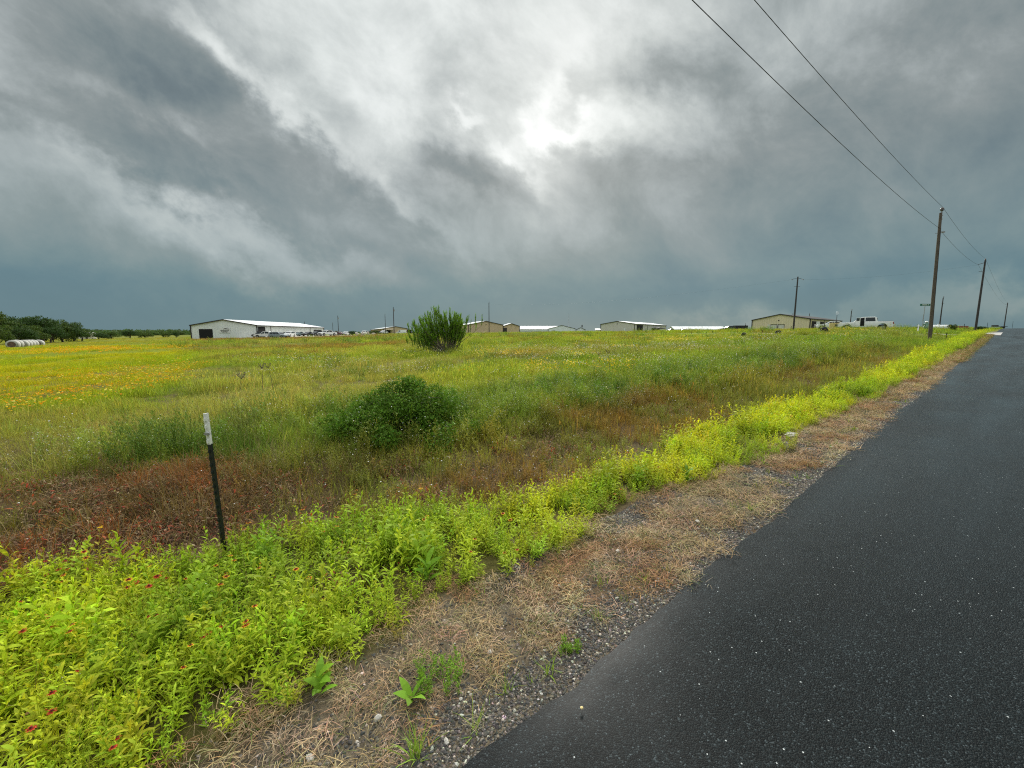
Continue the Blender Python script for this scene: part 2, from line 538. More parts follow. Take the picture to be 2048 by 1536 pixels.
# ------------------------------------------------------------------ road
def asphalt_mat():
    m, T, p, out = newmat('chip_seal_asphalt')
    geo = T.node('ShaderNodeNewGeometry'); P = geo.outputs['Position']
    v = T.node('ShaderNodeTexVoronoi'); v.feature = 'F1'
    T.put(v.inputs['Vector'], P); v.inputs['Scale'].default_value = 170
    sepc = T.node('ShaderNodeSeparateColor'); T.l.new(v.outputs['Color'], sepc.inputs[0])
    chip = sepc.outputs[0]
    big = T.noise(P, 0.55, 4, 0.6)
    mid = T.noise(P, 6, 5, 0.65)
    c = T.ramp(chip, [(0.0, (0.002, 0.003, 0.0032)), (0.45, (0.0035, 0.0055, 0.006)), (0.92, (0.011, 0.016, 0.017)), (1.0, (0.06, 0.074, 0.078))])
    c = T.mix(1.0, c, T.ramp(mid, [(0.3, 0.75), (0.7, 1.3)]), 'MULTIPLY')
    c = T.mix(1.0, c, T.ramp(big, [(0.35, 0.8), (0.65, 1.2)]), 'MULTIPLY')
    v2 = T.node('ShaderNodeTexVoronoi'); v2.feature = 'F1'
    T.put(v2.inputs['Vector'], P); v2.inputs['Scale'].default_value = 85
    s2 = T.node('ShaderNodeSeparateColor'); T.l.new(v2.outputs['Color'], s2.inputs[0])
    white = T.math('MULTIPLY', T.math('GREATER_THAN', s2.outputs[1], 0.9935), T.math('LESS_THAN', v2.outputs['Distance'], 0.28))
    c = T.mix(white, c, (0.55, 0.56, 0.54))
    T.put(p.inputs['Base Color'], c)
    T.put(p.inputs['Roughness'], T.ramp(T.math('ADD', T.math('MULTIPLY', mid, 0.5), T.math('MULTIPLY', big, 0.5)), [(0.38, 0.38), (0.62, 0.60)]))
    p.inputs['Specular IOR Level'].default_value = 0.08
    b = T.node('ShaderNodeBump'); b.inputs['Distance'].default_value = 0.006; b.inputs['Strength'].default_value = 1.0
    hgt = T.math('ADD', T.math('MULTIPLY', v.outputs['Distance'], -1.0), T.math('MULTIPLY', chip, 0.9))
    T.put(b.inputs['Height'], hgt); T.l.new(b.outputs[0], p.inputs['Normal'])
    # damp film on the stones
    vv = T.vmath('DOT_PRODUCT', P, (VS[0], VS[1], 0)); sv = T.vmath('DOT_PRODUCT', P, (US[0], US[1], 0))
    cx = T.node('ShaderNodeCombineXYZ'); T.put(cx.inputs[0], T.math('MULTIPLY', vv, 1.3)); T.put(cx.inputs[1], T.math('MULTIPLY', sv, 0.16))
    T.put(p.inputs['Coat Weight'], T.ramp(T.noise(cx.outputs[0], 1.0, 5, 0.6), [(0.35, 0.45), (0.65, 1.0)]))
    T.put(p.inputs['Coat Roughness'], T.ramp(T.noise(P, 0.9, 5, 0.65), [(0.35, 0.22), (0.65, 0.36)]))
    p.inputs['Coat IOR'].default_value = 1.22
    p.inputs['Coat Tint'].default_value = (0.9, 0.97, 1.0, 1)
    return m


M_ASPH = asphalt_mat()
ss = np.concatenate([-np.geomspace(60, 3, 40), np.arange(-2.9, 14, 0.035), np.geomspace(14.05, 420, 260)])
ss = np.unique(np.concatenate([ss]))
x0, y0 = to_xy(ss, 1.09)
edge = 1.10 + (fbm(x0, y0, 1.1, 51, 3) - .5) * 0.07 + (vnoise(x0, y0, .28, 52) - .5) * 0.03 + (vnoise(x0, y0, .10, 53) - .5) * 0.03
prof = [(-5.0, -.05), (-4.98, .012), (-4.2, .014), (-2.8, .02), (-1.4, .02), (-0.4, .016), (0.3, .012), (0.7, .01), (0.95, .006)]
Vg = np.zeros((len(ss), len(prof) + 3)); Zg = np.zeros_like(Vg)
for k, (vv, zz) in enumerate(prof): Vg[:, k] = vv; Zg[:, k] = zz
Vg[:, -3] = edge - .03; Zg[:, -3] = .005
Vg[:, -2] = edge; Zg[:, -2] = .005
Vg[:, -1] = edge + .012; Zg[:, -1] = -.05
XX, YY = to_xy(ss[:, None] + 0 * Vg, Vg)
ZZ = H(*to_xy(ss[:, None] + 0 * Vg, np.minimum(Vg, 0.95)), fine=False) + Zg
road = grid_mesh('road', XX, YY, ZZ, M_ASPH)
nc = XX.shape[1] - 1
road.data.polygons.foreach_set('use_smooth', (np.arange(len(road.data.polygons)) % nc) < nc - 3)
rside = road


# concrete apron and gravel side street that joins ahead
M_CONC = plain('pale_concrete', (0.36, 0.35, 0.33), 0.8, var=0.15, scale=1.2, bump=0.004)
sv_s = np.linspace(60, 66, 15); vv_s = np.concatenate([np.linspace(0.6, 12, 40), np.linspace(12.5, 22, 20)])
S2, V2 = np.meshgrid(sv_s, vv_s, indexing='ij')
S2 = S2 + (S2 - 63) * 0.8 * np.exp(-(V2 - 1.0) / 2.5)
XX, YY = to_xy(S2, V2)
grid_mesh('side_road', XX, YY, H(XX, YY) + 0.035, M_CONC)
# gravel lot beside the white metal shed
XL, YL = np.meshgrid(np.linspace(-84, -42, 30), np.linspace(118, 175, 40), indexing='ij')
grid_mesh('gravel_lot', XL, YL, H(XL, YL) + 0.05, plain('lot_gravel', (0.42, 0.38, 0.31), 0.9, var=0.2, scale=0.5))

# ================================================================== plant cover ("stuff")
def foliage_mat(name, inst=True, transl=0.34, rough=0.65, gloss=0.12, base=None):
    """colour = plant colour (instance attribute or base) x leaf shade, petals from the mesh's own colour"""
    m, T, p, out = newmat(name)
    pc = T.node('ShaderNodeAttribute', attribute_name='pc')
    if inst:
        ic = T.node('ShaderNodeAttribute', attribute_name='col', attribute_type='INSTANCER').outputs['Color']
    else:
        geo = T.node('ShaderNodeNewGeometry')
        f = T.noise(geo.outputs['Position'], 2.2, 4, 0.6)
        ic = T.mix(T.ramp(f, [(0.35, 0), (0.65, 1)]), tuple(k * 0.75 for k in base), tuple(k * 1.25 for k in base))
    # pc.rgb = own colour, alpha = 1: own colour replaces; alpha = 0: rgb multiplies the plant colour
    mul = T.mix(1.0, ic, pc.outputs['Color'], 'MULTIPLY')
    c = T.mix(pc.outputs['Alpha'], mul, pc.outputs['Color'])
    T.put(p.inputs['Base Color'], c)
    p.inputs['Roughness'].default_value = rough
    p.inputs['Specular IOR Level'].default_value = gloss
    tr = T.node('ShaderNodeBsdfTranslucent')
    T.put(tr.inputs['Color'], T.mix(1.0, c, (1.25, 1.2, 0.75), 'MULTIPLY'))
    mx = T.node('ShaderNodeMixShader'); mx.inputs[0].default_value = transl
    T.l.new(p.outputs[0], mx.inputs[1]); T.l.new(tr.outputs[0], mx.inputs[2])
    T.l.new(mx.outputs[0], out.inputs[0])
    return m


M_FOL = foliage_mat('leaves_and_stems')
M_DRY = foliage_mat('dry_stems', transl=0.15, gloss=0.08)


class Plant:
    def __init__(s, seed):
        s.r = random.Random(seed); s.v = []; s.f = []; s.c = []

    def strip(s, base, az, el0, el1, L, W, n=3, shape='lance', col=None, fold=0.0):
        """curved ribbon: starts at elevation el0 and bends to el1 (deg)"""
        r = s.r
        if col is None:
            k = r.uniform(0.72, 1.25); col = (k * r.uniform(0.93, 1.07), k, k * r.uniform(0.8, 1.1), 0)
        a = R(az); side = Vector((-math.sin(a), math.cos(a), 0))
        tw = r.uniform(-0.5, 0.5)
        p = Vector(base); b0 = len(s.v)
        for i in range(n + 1):
            t = i / n; e = R(el0 + (el1 - el0) * t)
            d = Vector((math.cos(a) * math.cos(e), math.sin(a) * math.cos(e), math.sin(e)))
            if shape == 'lance': w = W * (0.35 + 1.9 * t * (1 - t) * 1.35) if t < 0.99 else W * 0.03
            elif shape == 'blade': w = W * (1 - t) ** 0.7
            elif shape == 'oval': w = W * math.sin(math.pi * min(.97, 0.12 + 0.86 * t))
            else: w = W * (1 - 0.5 * t)
            nn = side * math.cos(tw) + side.cross(d) * math.sin(tw)
            s.v += [tuple(p - nn * w / 2), tuple(p + nn * w / 2)]
            s.c += [col, col]
            p = p + d * (L / n)
        for i in range(n):
            k = b0 + 2 * i; s.f.append((k, k + 1, k + 3, k + 2))
        return p

    def stem(s, base, az, el0, el1, L, w, n=4, col=(0.75, 0.8, 0.7, 0)):
        """crossed thin ribbons read as a stem from any side; returns the points"""
        a = R(az); p = Vector(base); pts = [p.copy()]
        for i in range(n):
            e = R(el0 + (el1 - el0) * (i + .5) / n)
            p = p + Vector((math.cos(a) * math.cos(e), math.sin(a) * math.cos(e), math.sin(e))) * (L / n)
            pts.append(p.copy())
        sd = [Vector((-math.sin(a), math.cos(a), 0)), Vector((math.cos(a), math.sin(a), 0.0))]
        for q in sd:
            b0 = len(s.v)
            for i, pt in enumerate(pts):
                ww = w * (1 - 0.5 * i / n) / 2
                s.v += [tuple(pt - q * ww), tuple(pt + q * ww)]; s.c += [col, col]
            for i in range(n):
                k = b0 + 2 * i; s.f.append((k, k + 1, k + 3, k + 2))
        return pts

    def disc(s, c, rad, col, n=6, lift=0.0, tilt=(0, 0)):
        b = len(s.v); c = Vector(c); M = Euler((tilt[0], tilt[1], 0)).to_matrix()
        s.v.append(tuple(c + M @ Vector((0, 0, lift)))); s.c.append(col)
        for k in range(n):
            q = 2 * math.pi * k / n
            s.v.append(tuple(c + M @ Vector((math.cos(q) * rad, math.sin(q) * rad, 0)))); s.c.append(col)
        for k in range(n): s.f.append((b, b + 1 + k, b + 1 + (k + 1) % n))

    def flower(s, c, rad, petal, tip, eye, n=8, droop=-12, tilt=0):
        r = s.r
        a0 = r.uniform(0, 360)
        for k in range(n):
            az = a0 + 360 * k / n + r.uniform(-8, 8)
            e = R(droop + r.uniform(-12, 12)); a = R(az)
            d = Vector((math.cos(a) * math.cos(e), math.sin(a) * math.cos(e), math.sin(e))); sd = Vector((-math.sin(a), math.cos(a), 0))
            b = len(s.v); c_ = Vector(c)
            wd = rad * 1.9 / n
            for t, w, col in ((0.15, 0.5, petal), (0.62, 1.0, petal), (0.70, 1.0, tip), (1.0, 0.55, tip)):
                s.v += [tuple(c_ + d * rad * t - sd * wd * w), tuple(c_ + d * rad * t + sd * wd * w)]; s.c += [col, col]
            s.f += [(b, b + 1, b + 3, b + 2), (b + 2, b + 3, b + 5, b + 4), (b + 4, b + 5, b + 7, b + 6)]
        s.disc(Vector(c) + Vector((0, 0, 0.002)), rad * 0.34, eye, 7, rad * 0.26)

    def mesh(s, name, mat):
        me = bpy.data.meshes.new(name)
        me.from_pydata(s.v, [], s.f)
        at = me.attributes.new('pc', 'FLOAT_COLOR', 'POINT')
        at.data.foreach_set('color', np.array(s.c, np.float32).ravel())
        me.materials.append(mat)
        return me


def leafy_weed(seed, h=0.30, nstem=5, leaf=0.052, w=0.0115, mat=None, flower=None, sp=0.07):
    P = Plant(seed); r = P.r
    for k in range(nstem):
        az = r.uniform(0, 360)
        b = (r.uniform(-sp, sp), r.uniform(-sp, sp), -0.02)
        hh = h * r.uniform(0.6, 1.15)
        pts = P.stem(b, az, r.uniform(66, 88), r.uniform(60, 85), hh, 0.004, 4)
        n = int(11 * hh / 0.3) + 3
        a0 = r.uniform(0, 360)
        for i in range(n):
            t = 0.12 + 0.86 * i / n
            q = t * 4; j = min(int(q), 3); p = pts[j].lerp(pts[j + 1], q - j)
            top = t > 0.7
            el = r.uniform(15, 50) + (22 if top else 0)
            L = leaf * r.uniform(0.7, 1.35) * (0.75 if top else 1.15)
            kk = r.uniform(0.72, 1.28)
            P.strip(p, a0 + i * 137.5 + r.uniform(-20, 20), el, el - r.uniform(25, 95), L, w * r.uniform(0.7, 1.3), 3, 'lance',
                    (kk * r.uniform(.92, 1.08), kk, kk * r.uniform(.7, 1.1), 0))
        if flower and k < flower[0]:
            P.flower(pts[-1] + Vector((0, 0, 0.012)), *flower[1:])
        else:
            for q in range(3):
                P.strip(pts[-1], r.uniform(0, 360), 70, 10, leaf * .5, w * .6, 2, 'lance', (1.15, 1.12, 0.9, 0))
    return P


def grass_tuft(seed, n=16, h=0.22, w=0.0045, sp=0.05, lean=28, arch=45, mat=None, seg=3, own=None):
    P = Plant(seed); r = P.r
    for k in range(n):
        L = h * r.uniform(0.5, 1.25); e0 = 90 - abs(r.gauss(0, lean))
        kk = r.uniform(0.7, 1.28)
        c = (kk * r.uniform(.92, 1.1), kk, kk * r.uniform(.7, 1.2), 0)
        if own and r.random() < own[0]: c = own[1]
        P.strip((r.uniform(-sp, sp), r.uniform(-sp, sp), -0.015), r.uniform(0, 360), e0, e0 - r.uniform(5, arch), L, w * r.uniform(.7, 1.3), seg, 'blade', c)
    return P


def grass_patch(seed, n=110, h=0.26, w=0.008, rad=0.38, seg=2, lean=22, heads=0, dead=0.12):
    P = Plant(seed); r = P.r
    cl = [(rad * math.sqrt(r.random()) * 0.9, r.uniform(0, 6.28), r.uniform(.6, 1.2)) for _ in range(9)]
    for k in range(n):
        if r.random() < 0.6:
            q = r.choice(cl); x = q[0] * math.cos(q[1]) + r.gauss(0, rad * .10); y = q[0] * math.sin(q[1]) + r.gauss(0, rad * .10); hs = q[2]
        else:
            a = r.uniform(0, 6.28); d = rad * math.sqrt(r.random()); x = d * math.cos(a); y = d * math.sin(a); hs = 0.8
        L = h * hs * r.uniform(0.5, 1.2); e0 = 90 - abs(r.gauss(0, lean))
        kk = r.uniform(0.5, 1.4)
        c = (kk * r.uniform(.9, 1.12), kk, kk * r.uniform(.7, 1.25), 0)
        if r.random() < dead: c = (kk * 1.45, kk * 1.2, kk * 1.5, 0)
        p = P.strip((x, y, -0.03), r.uniform(0, 360), e0, e0 - r.uniform(5, 50), L, w * r.uniform(.7, 1.4), seg, 'blade', c)
        if r.random() < heads:
            P.strip(p - Vector((0, 0, L * .1)), r.uniform(0, 360), 80, 40, h * .22, w * 1.6, 2, 'lance', (1.4, 1.2, 1.4, 0))
    return P


def flower_patch(seed, n, rad, h, size, petal, eye, leafn=26, petals=6):
    P = Plant(seed); r = P.r
    for k in range(n):
        a = r.uniform(0, 6.28); d = rad * math.sqrt(r.random()); x = d * math.cos(a); y = d * math.sin(a)
        pts = P.stem((x, y, 0), r.uniform(0, 360), 86, 78, h * r.uniform(.7, 1.2), 0.003, 2)
        kk = r.uniform(.8, 1.1)
        pc = (petal[0] * kk, petal[1] * kk * r.uniform(.85, 1.1), petal[2] * kk, 1)
        P.disc(pts[-1], size * r.uniform(.7, 1.2), pc, petals, size * 0.12, (r.uniform(-.7, .7), r.uniform(-.7, .7)))
        if eye: P.disc(pts[-1] + Vector((0, 0, size * .16)), size * .3, (*eye, 1), 5, size * .15)
    for k in range(leafn):
        a = r.uniform(0, 6.28); d = rad * math.sqrt(r.random())
        P.strip((d * math.cos(a), d * math.sin(a), 0), r.uniform(0, 360), 80, 30, h * .7, 0.006, 2, 'blade')
    return P


def sprig(seed, h=0.45, n=6, w=0.004, flowers=0, fcol=(.75, .76, .74), sp=0.08, leaf=0.03, bush=10):
    """finely branched forb with tiny leaves and sometimes tiny flowers"""
    P = Plant(seed); r = P.r
    for k in range(n):
        az = r.uniform(0, 360); hh = h * r.uniform(.6, 1.1)
        pts = P.stem((r.uniform(-sp, sp), r.uniform(-sp, sp), -0.02), az, r.uniform(60, 88), r.uniform(60, 88), hh, w, 5)
        for i in range(bush):
            t = 0.2 + 0.8 * i / bush; q = t * 5; j = min(int(q), 4); p = pts[j].lerp(pts[j + 1], q - j)
            a2 = r.uniform(0, 360)
            tp = P.strip(p, a2, r.uniform(30, 65), r.uniform(50, 85), hh * .22 * r.uniform(.5, 1.2), w * .7, 2, 'flat')
            for m in range(4):
                P.strip(p.lerp(tp, r.random()), r.uniform(0, 360), r.uniform(10, 70), r.uniform(-10, 50), leaf * r.uniform(.6, 1.3), leaf * .22, 2, 'lance')
            if flowers and r.random() < flowers:
                P.disc(tp, r.uniform(.004, .009), (*fcol, 1), 5, 0.002, (r.uniform(-.6, .6), r.uniform(-.6, .6)))
    return P


def leaf_litter(seed, n=40, rad=.16, cols=None, L=0.045, W=0.02):
    """curled dead or red leaves on low stems"""
    P = Plant(seed); r = P.r
    for k in range(n):
        a = r.uniform(0, 6.28); d = rad * math.sqrt(r.random())
        c = r.choice(cols); kk = r.uniform(.6, 1.3)
        P.strip((d * math.cos(a), d * math.sin(a), r.uniform(0, .09)), r.uniform(0, 360), r.uniform(-20, 70), r.uniform(-70, 30), L * r.uniform(.5, 1.4), W * r.uniform(.4, 1.1), 3, 'oval', (c[0] * kk, c[1] * kk, c[2] * kk, 1))
    for k in range(n // 2):
        a = r.uniform(0, 6.28); d = rad * math.sqrt(r.random()); kk = r.uniform(.5, 1.3)
        P.strip((d * math.cos(a), d * math.sin(a), 0), r.uniform(0, 360), r.uniform(15, 80), r.uniform(0, 50), .13 * r.uniform(.5, 1.3), .003, 3, 'flat', (.40 * kk, .29 * kk, .16 * kk, 1))
    return P


def straw(seed, n=34, rad=.11, L=0.12, green=0.1):
    """matted dead grass"""
    P = Plant(seed); r = P.r
    for k in range(n):
        a = r.uniform(0, 6.28); d = rad * math.sqrt(r.random()); kk = r.uniform(.5, 1.5)
        c = (kk * r.uniform(.9, 1.15), kk, kk * r.uniform(.85, 1.2), 0)
        if r.random() < green: c = (.10 * kk, .15 * kk, .03 * kk, 1)
        e = r.uniform(0, 48)
        P.strip((d * math.cos(a), d * math.sin(a), r.uniform(-.005, .02)), r.uniform(0, 360), e, e - r.uniform(10, 95), L * r.uniform(.4, 1.3), .0026 * r.uniform(.7, 1.5), 4, 'flat', c)
    return P


def scatter(name, x, y, protos, weights=None, scale=(0.8, 1.2), cols=None, tilt=6, dz=0.0, zfun=None, seed=0, mat=None, sz=None, label=None, cat=None):
    g = np.random.default_rng(100 + seed)
    n = len(x)
    me = bpy.data.meshes.new(name)
    me.vertices.add(n)
    zz = (H(x, y) if zfun is None else zfun(x, y)) + dz
    me.vertices.foreach_set('co', np.stack([x, y, zz], -1).astype(np.float32).ravel())
    def att(nm, typ, arr, key):
        a = me.attributes.new(nm, typ, 'POINT'); a.data.foreach_set(key, arr.ravel())
    rot = np.stack([g.normal(0, R(tilt), n), g.normal(0, R(tilt), n), g.random(n) * 6.283], -1).astype(np.float32)
    att('rot', 'FLOAT_VECTOR', rot, 'vector')
    sc = g.uniform(scale[0], scale[1], n) if sz is None else sz
    att('scl', 'FLOAT', sc.astype(np.float32), 'value')
    K = len(protos)
    w = np.ones(K) / K if weights is None else np.array(weights) / sum(weights)
    idx = g.choice(K, n, p=w).astype(np.int32)
    att('idx', 'INT', idx, 'value')
    if cols is None: cols = cover(x, y)
    jit = g.normal(1, 0.10, (n, 1)) * g.normal(1, 0.07, (n, 3))
    att('col', 'FLOAT_VECTOR', np.clip(cols * jit, 0.004, 0.9).astype(np.float32), 'vector')
    o = bpy.data.objects.new(name, me); COL.objects.link(o)
    setp(o, label, cat, kind='stuff')
    ng = bpy.data.node_groups.new(name + '_spread', 'GeometryNodeTree')
    ng.interface.new_socket('Geometry', in_out='INPUT', socket_type='NodeSocketGeometry')
    ng.interface.new_socket('Geometry', in_out='OUTPUT', socket_type='NodeSocketGeometry')
    N = ng.nodes; Lk = ng.links
    gi = N.new('NodeGroupInput'); go = N.new('NodeGroupOutput')
    def named(nm, typ):
        q = N.new('GeometryNodeInputNamedAttribute'); q.data_type = typ; q.inputs['Name'].default_value = nm
        return [s for s in q.outputs if s.enabled and s.name == 'Attribute'][0]
    join = N.new('GeometryNodeJoinGeometry')
    e2r = N.new('FunctionNodeEulerToRotation'); Lk.new(named('rot', 'FLOAT_VECTOR'), e2r.inputs[0])
    for k, pm in enumerate(protos):
        po = bpy.data.objects.new(name + '_kind', pm)      # source shape only, not linked to the scene
        oi = N.new('GeometryNodeObjectInfo'); oi.inputs['Object'].default_value = po
        iop = N.new('GeometryNodeInstanceOnPoints')
        cmp_ = N.new('FunctionNodeCompare'); cmp_.data_type = 'INT'; cmp_.operation = 'EQUAL'
        ins = [s for s in cmp_.inputs if s.enabled]
        Lk.new(named('idx', 'INT'), ins[0]); ins[1].default_value = k
        Lk.new(gi.outputs[0], iop.inputs['Points'])
        Lk.new(cmp_.outputs[0], iop.inputs['Selection'])
        Lk.new(oi.outputs['Geometry'], iop.inputs['Instance'])
        Lk.new(e2r.outputs[0], iop.inputs['Rotation'])
        Lk.new(named('scl', 'FLOAT'), iop.inputs['Scale'])
        Lk.new(iop.outputs[0], join.inputs[0])
    Lk.new(join.outputs[0], go.inputs[0])
    md = o.modifiers.new('spread', 'NODES'); md.node_group = ng
    return o


def wedge(r0, r1, n, a0=-60, a1=57, g=None):
    """n places between two distances, inside the view and a little beyond it"""
    g = g or rng
    a = np.radians(g.uniform(a0, a1, n)); r = np.sqrt(g.uniform(r0 * r0, r1 * r1, n))
    return r * np.sin(a), r * np.cos(a)


def keep(p, *arrs):
    m = rng.random(len(p)) < p
    return [a[m] for a in arrs]


# ---- 1 bright leafy weeds beside the road
RED = (0.32, 0.022, 0.018, 1); REDT = (0.55, 0.10, 0.03, 1); YT = (0.75, 0.42, 0.02, 1); EYE = (0.10, 0.02, 0.02, 1); YEL = (0.78, 0.52, 0.02, 1)
weeds = [leafy_weed(i, 0.20 + 0.035 * (i % 4), 6, leaf=(.052, .040, .060)[i % 3], w=(.0115, .009, .013)[i % 3]).mesh('weed', M_FOL) for i in range(8)]
weeds_tall = [leafy_weed(10 + i, 0.36, 5, .075, .020).mesh('weed', M_FOL) for i in range(2)]
weeds_red = [leafy_weed(20 + i, 0.30, 5, flower=(2, .017, RED, (REDT if i % 2 else YT), EYE, 10)).mesh('weed', M_FOL) for i in range(3)]
weeds_yel = [leafy_weed(24, 0.33, 5, flower=(1, .019, YEL, YEL, (.35, .15, .02, 1), 9)).mesh('weed', M_FOL)]
mixg = [grass_tuft(26 + i, 16, .24, .0042, .05, 24, 60).mesh('weed', M_FOL) for i in range(2)] + [sprig(28, .28, 5, .003, .0, leaf=.022, bush=9).mesh('weed', M_FOL)] + [grass_tuft(128 + i, 12, .27, .0032, .04, 30, 40, own=(1, (.30, .22, .11, 1))).mesh('weed', M_FOL) for i in range(2)]
x, y = wedge(0.7, 34, 700000, -66, 58)
s, v = to_sv(x, y); r = np.hypot(x, y)
dens = 210 * np.where(r < 9, 1, 9 / r) / (700000 / (math.radians(124) / 2 * (34 ** 2 - .5)))
p = strip(s, v, x, y) * dens * (0.18 + 1.0 * sst(0.30, 0.58, fbm(x, y, 0.40, 61)))
x, y, r, s = keep(p, x, y, r, s)
inner = sst(0.0, 0.45, to_sv(x, y)[1] - strip_in(s, x, y))
sz = rng.uniform(0.65, 1.1, len(x)) * (0.50 + 0.5 * inner) * np.where(r > 9, 1 + (r - 9) * 0.02, 1) * (0.8 + 0.35 * fbm(x, y, 1.2, 62))
print('weeds', len(x))
fl = sst(1.0, -0.5, s) * 0.9 + 0.15
protos = weeds + weeds_tall + weeds_red + weeds_yel
isred = rng.random(len(x)) < fl * 0.11
scatter('roadside_weeds', x[~isred], y[~isred], weeds + weeds_tall + mixg, [1] * 8 + [.3, .3, .8, .8, .6, .25, .25], sz=sz[~isred], seed=1,
        label='bright yellow-green leafy weeds along the road shoulder', cat='weeds')
scatter('red_wildflowers', x[isred], y[isred], weeds_red + weeds_yel, [1, 1, 1, .14], sz=np.maximum(sz[isred], .75) * 1.05, seed=2,
        label='red and yellow daisy-like wildflowers among the bright roadside weeds', cat='wildflowers')

n_ = 5200
s = rng.uniform(30, 59, n_); v = rng.uniform(1.45, 3.4, n_); x, y = to_xy(s, v)
x, y = keep(strip(s, v, x, y) * 1.0, x, y)
scatter('roadside_weeds', x, y, weeds, sz=rng.uniform(.9, 1.6, len(x)), seed=21, label='bright yellow-green leafy weeds along the far road shoulder', cat='weeds')

# ---- 2 ditch: dead stems, red leaves, olive tufts
REDS = [(.34, .06, .03), (.42, .13, .05), (.22, .05, .03), (.20, .10, .05), (.30, .17, .08)]
BRN = [(.17, .10, .06), (.10, .06, .04), (.26, .17, .10), (.08, .07, .03)]
lit_r = [leaf_litter(30 + i, 34, cols=REDS + BRN + [(.40, .30, .18)], L=.045, W=.017).mesh('litter', M_FOL) for i in range(3)]
lit_b = [leaf_litter(34 + i, 30, cols=BRN + [(.13, .15, .04), (.42, .33, .20), (.16, .20, .05)], L=.036, W=.012).mesh('litter', M_DRY) for i in range(3)]
ol = [sprig(40 + i, .24, 5, .0028, 0.05 if i < 2 else 0, leaf=.026, bush=8, sp=.10).mesh('sprig', M_FOL) for i in range(3)]
tf = [grass_tuft(45 + i, 16, .16, .004, .08).mesh('tuft', M_FOL) for i in range(3)]
x, y = wedge(1.5, 40, 260000, -66, 58)
s, v = to_sv(x, y); r = np.hypot(x, y)
A = math.radians(124) / 2 * (40 ** 2 - 1.5 ** 2) / 260000
zone = sst(2.3, 2.7, v) * sst(5.8, 4.8, v - 1.3 * sst(1.5, -1.5, s)) * (1 - strip(s, v, x, y) * .8)
lod = np.where(r < 8, 1, 8 / r)
redness = np.clip(sst(1.8, -.6, s) * .85 + sst(.53, .64, fbm(x, y, 1.7, 22)) * .5, 0, 1)
k = zone * A * lod
xa, ya, ra = keep(k * 60 * redness, x, y, r)
scatter('red_leaf_litter', xa, ya, lit_r + lit_b, [1.1, 1.1, 1.1, 1, 1, 1], scale=(.6, 1.2), seed=3, label='brown and red dying leaves and stems in the ditch', cat='leaf litter')
xa, ya, sa = keep(k * 60 * (1 - .90 * sst(1.5, -.8, s)) * (.35 + 1.1 * sst(.35, .6, fbm(x, y, .45, 67))), x, y, s)
scatter('ditch_weeds', xa, ya, ol + tf, [1, 1, 1, 1.3, 1.3, 1.3], scale=(.6, 1.15), seed=4, label='low olive and russet weeds filling the ditch', cat='weeds')

# ---- 3 lush belt: tall fine forbs with tiny white flowers
lush = [sprig(50 + i, .52, 7, .0035, (.05, .42, .20)[i], leaf=.040, bush=11, sp=.12).mesh('forb', M_FOL) for i in range(3)]
lushg = [grass_patch(55 + i, 60, .40, .006, .22, 3).mesh('forb', M_FOL) for i in range(2)]
x, y = wedge(3, 42, 260000, -60, 57)
s, v = to_sv(x, y); r = np.hypot(x, y)
n1 = fbm(x, y, 2.2, 1)
A = math.radians(117) / 2 * (42 ** 2 - 9) / 260000
zone = sst(4.2, 5.2, v + (n1 - .5)) * sst(9.0, 6.6, v + (n1 - .5) * 2) * sst(-2.4, -.4, s + (n1 - .5)) * sst(46, 22, s) * np.clip(sst(.8, 2.2, s) + sst(6.2, 7.0, v), 0, 1)
x, y, r = keep(zone * A * 28 * np.where(r < 8, 1, 8 / r) * sst(.2, .5, fbm(x, y, .9, 63)), x, y, r)
scatter('tall_forbs', x, y, lush + lushg, [1, 1.2, 1, 1, 1], sz=rng.uniform(.55, 1.1, len(x)) * np.where(r > 8, 1 + (r - 8) * .03, 1), seed=5, label='lush green forbs with tiny white flowers along the old fence line', cat='weeds')
print('forbs', len(x))

# ---- 4 field grass
near = [grass_tuft(60 + i, 20, .16 + .03 * i, .0042, .09, own=(.15, (.26, .21, .12, 1))).mesh('grass', M_FOL) for i in range(4)]
near_s = [sprig(66, .22, 4, .003, .1, leaf=.025, bush=7, sp=.08).mesh('grass', M_FOL)]
mid = [grass_patch(70 + i, 130, .24, .007, .38, 2, heads=.06 * (i % 2)).mesh('grass', M_FOL) for i in range(4)]
fr = [grass_patch(76 + i, 120, .34, .022, .95, 2, lean=18, heads=.1 * (i % 2)).mesh('grass', M_FOL) for i in range(4)]
GL = dict(label='grass and low weeds covering the open field', cat='grass')


def fieldmask(x, y):
    s, v = to_sv(x, y)
    a = sst(-.1, .25, v - strip_out(s, x, y) + .1) * (1 - .75 * sst(5.0, 4.0, v) * sst(44, 25, s))
    road_l = sst(67, 68, s) + sst(59.5, 58.5, s)
    return a * np.clip(road_l, 0, 1)


def short(x, y):      # mown left part is shorter
    L = left_field(x, y); s, v = to_sv(x, y)
    t = sst(.6, -2, s) * sst(4.4, 5.2, v)
    return 1 - .45 * np.maximum(L, t * .9)


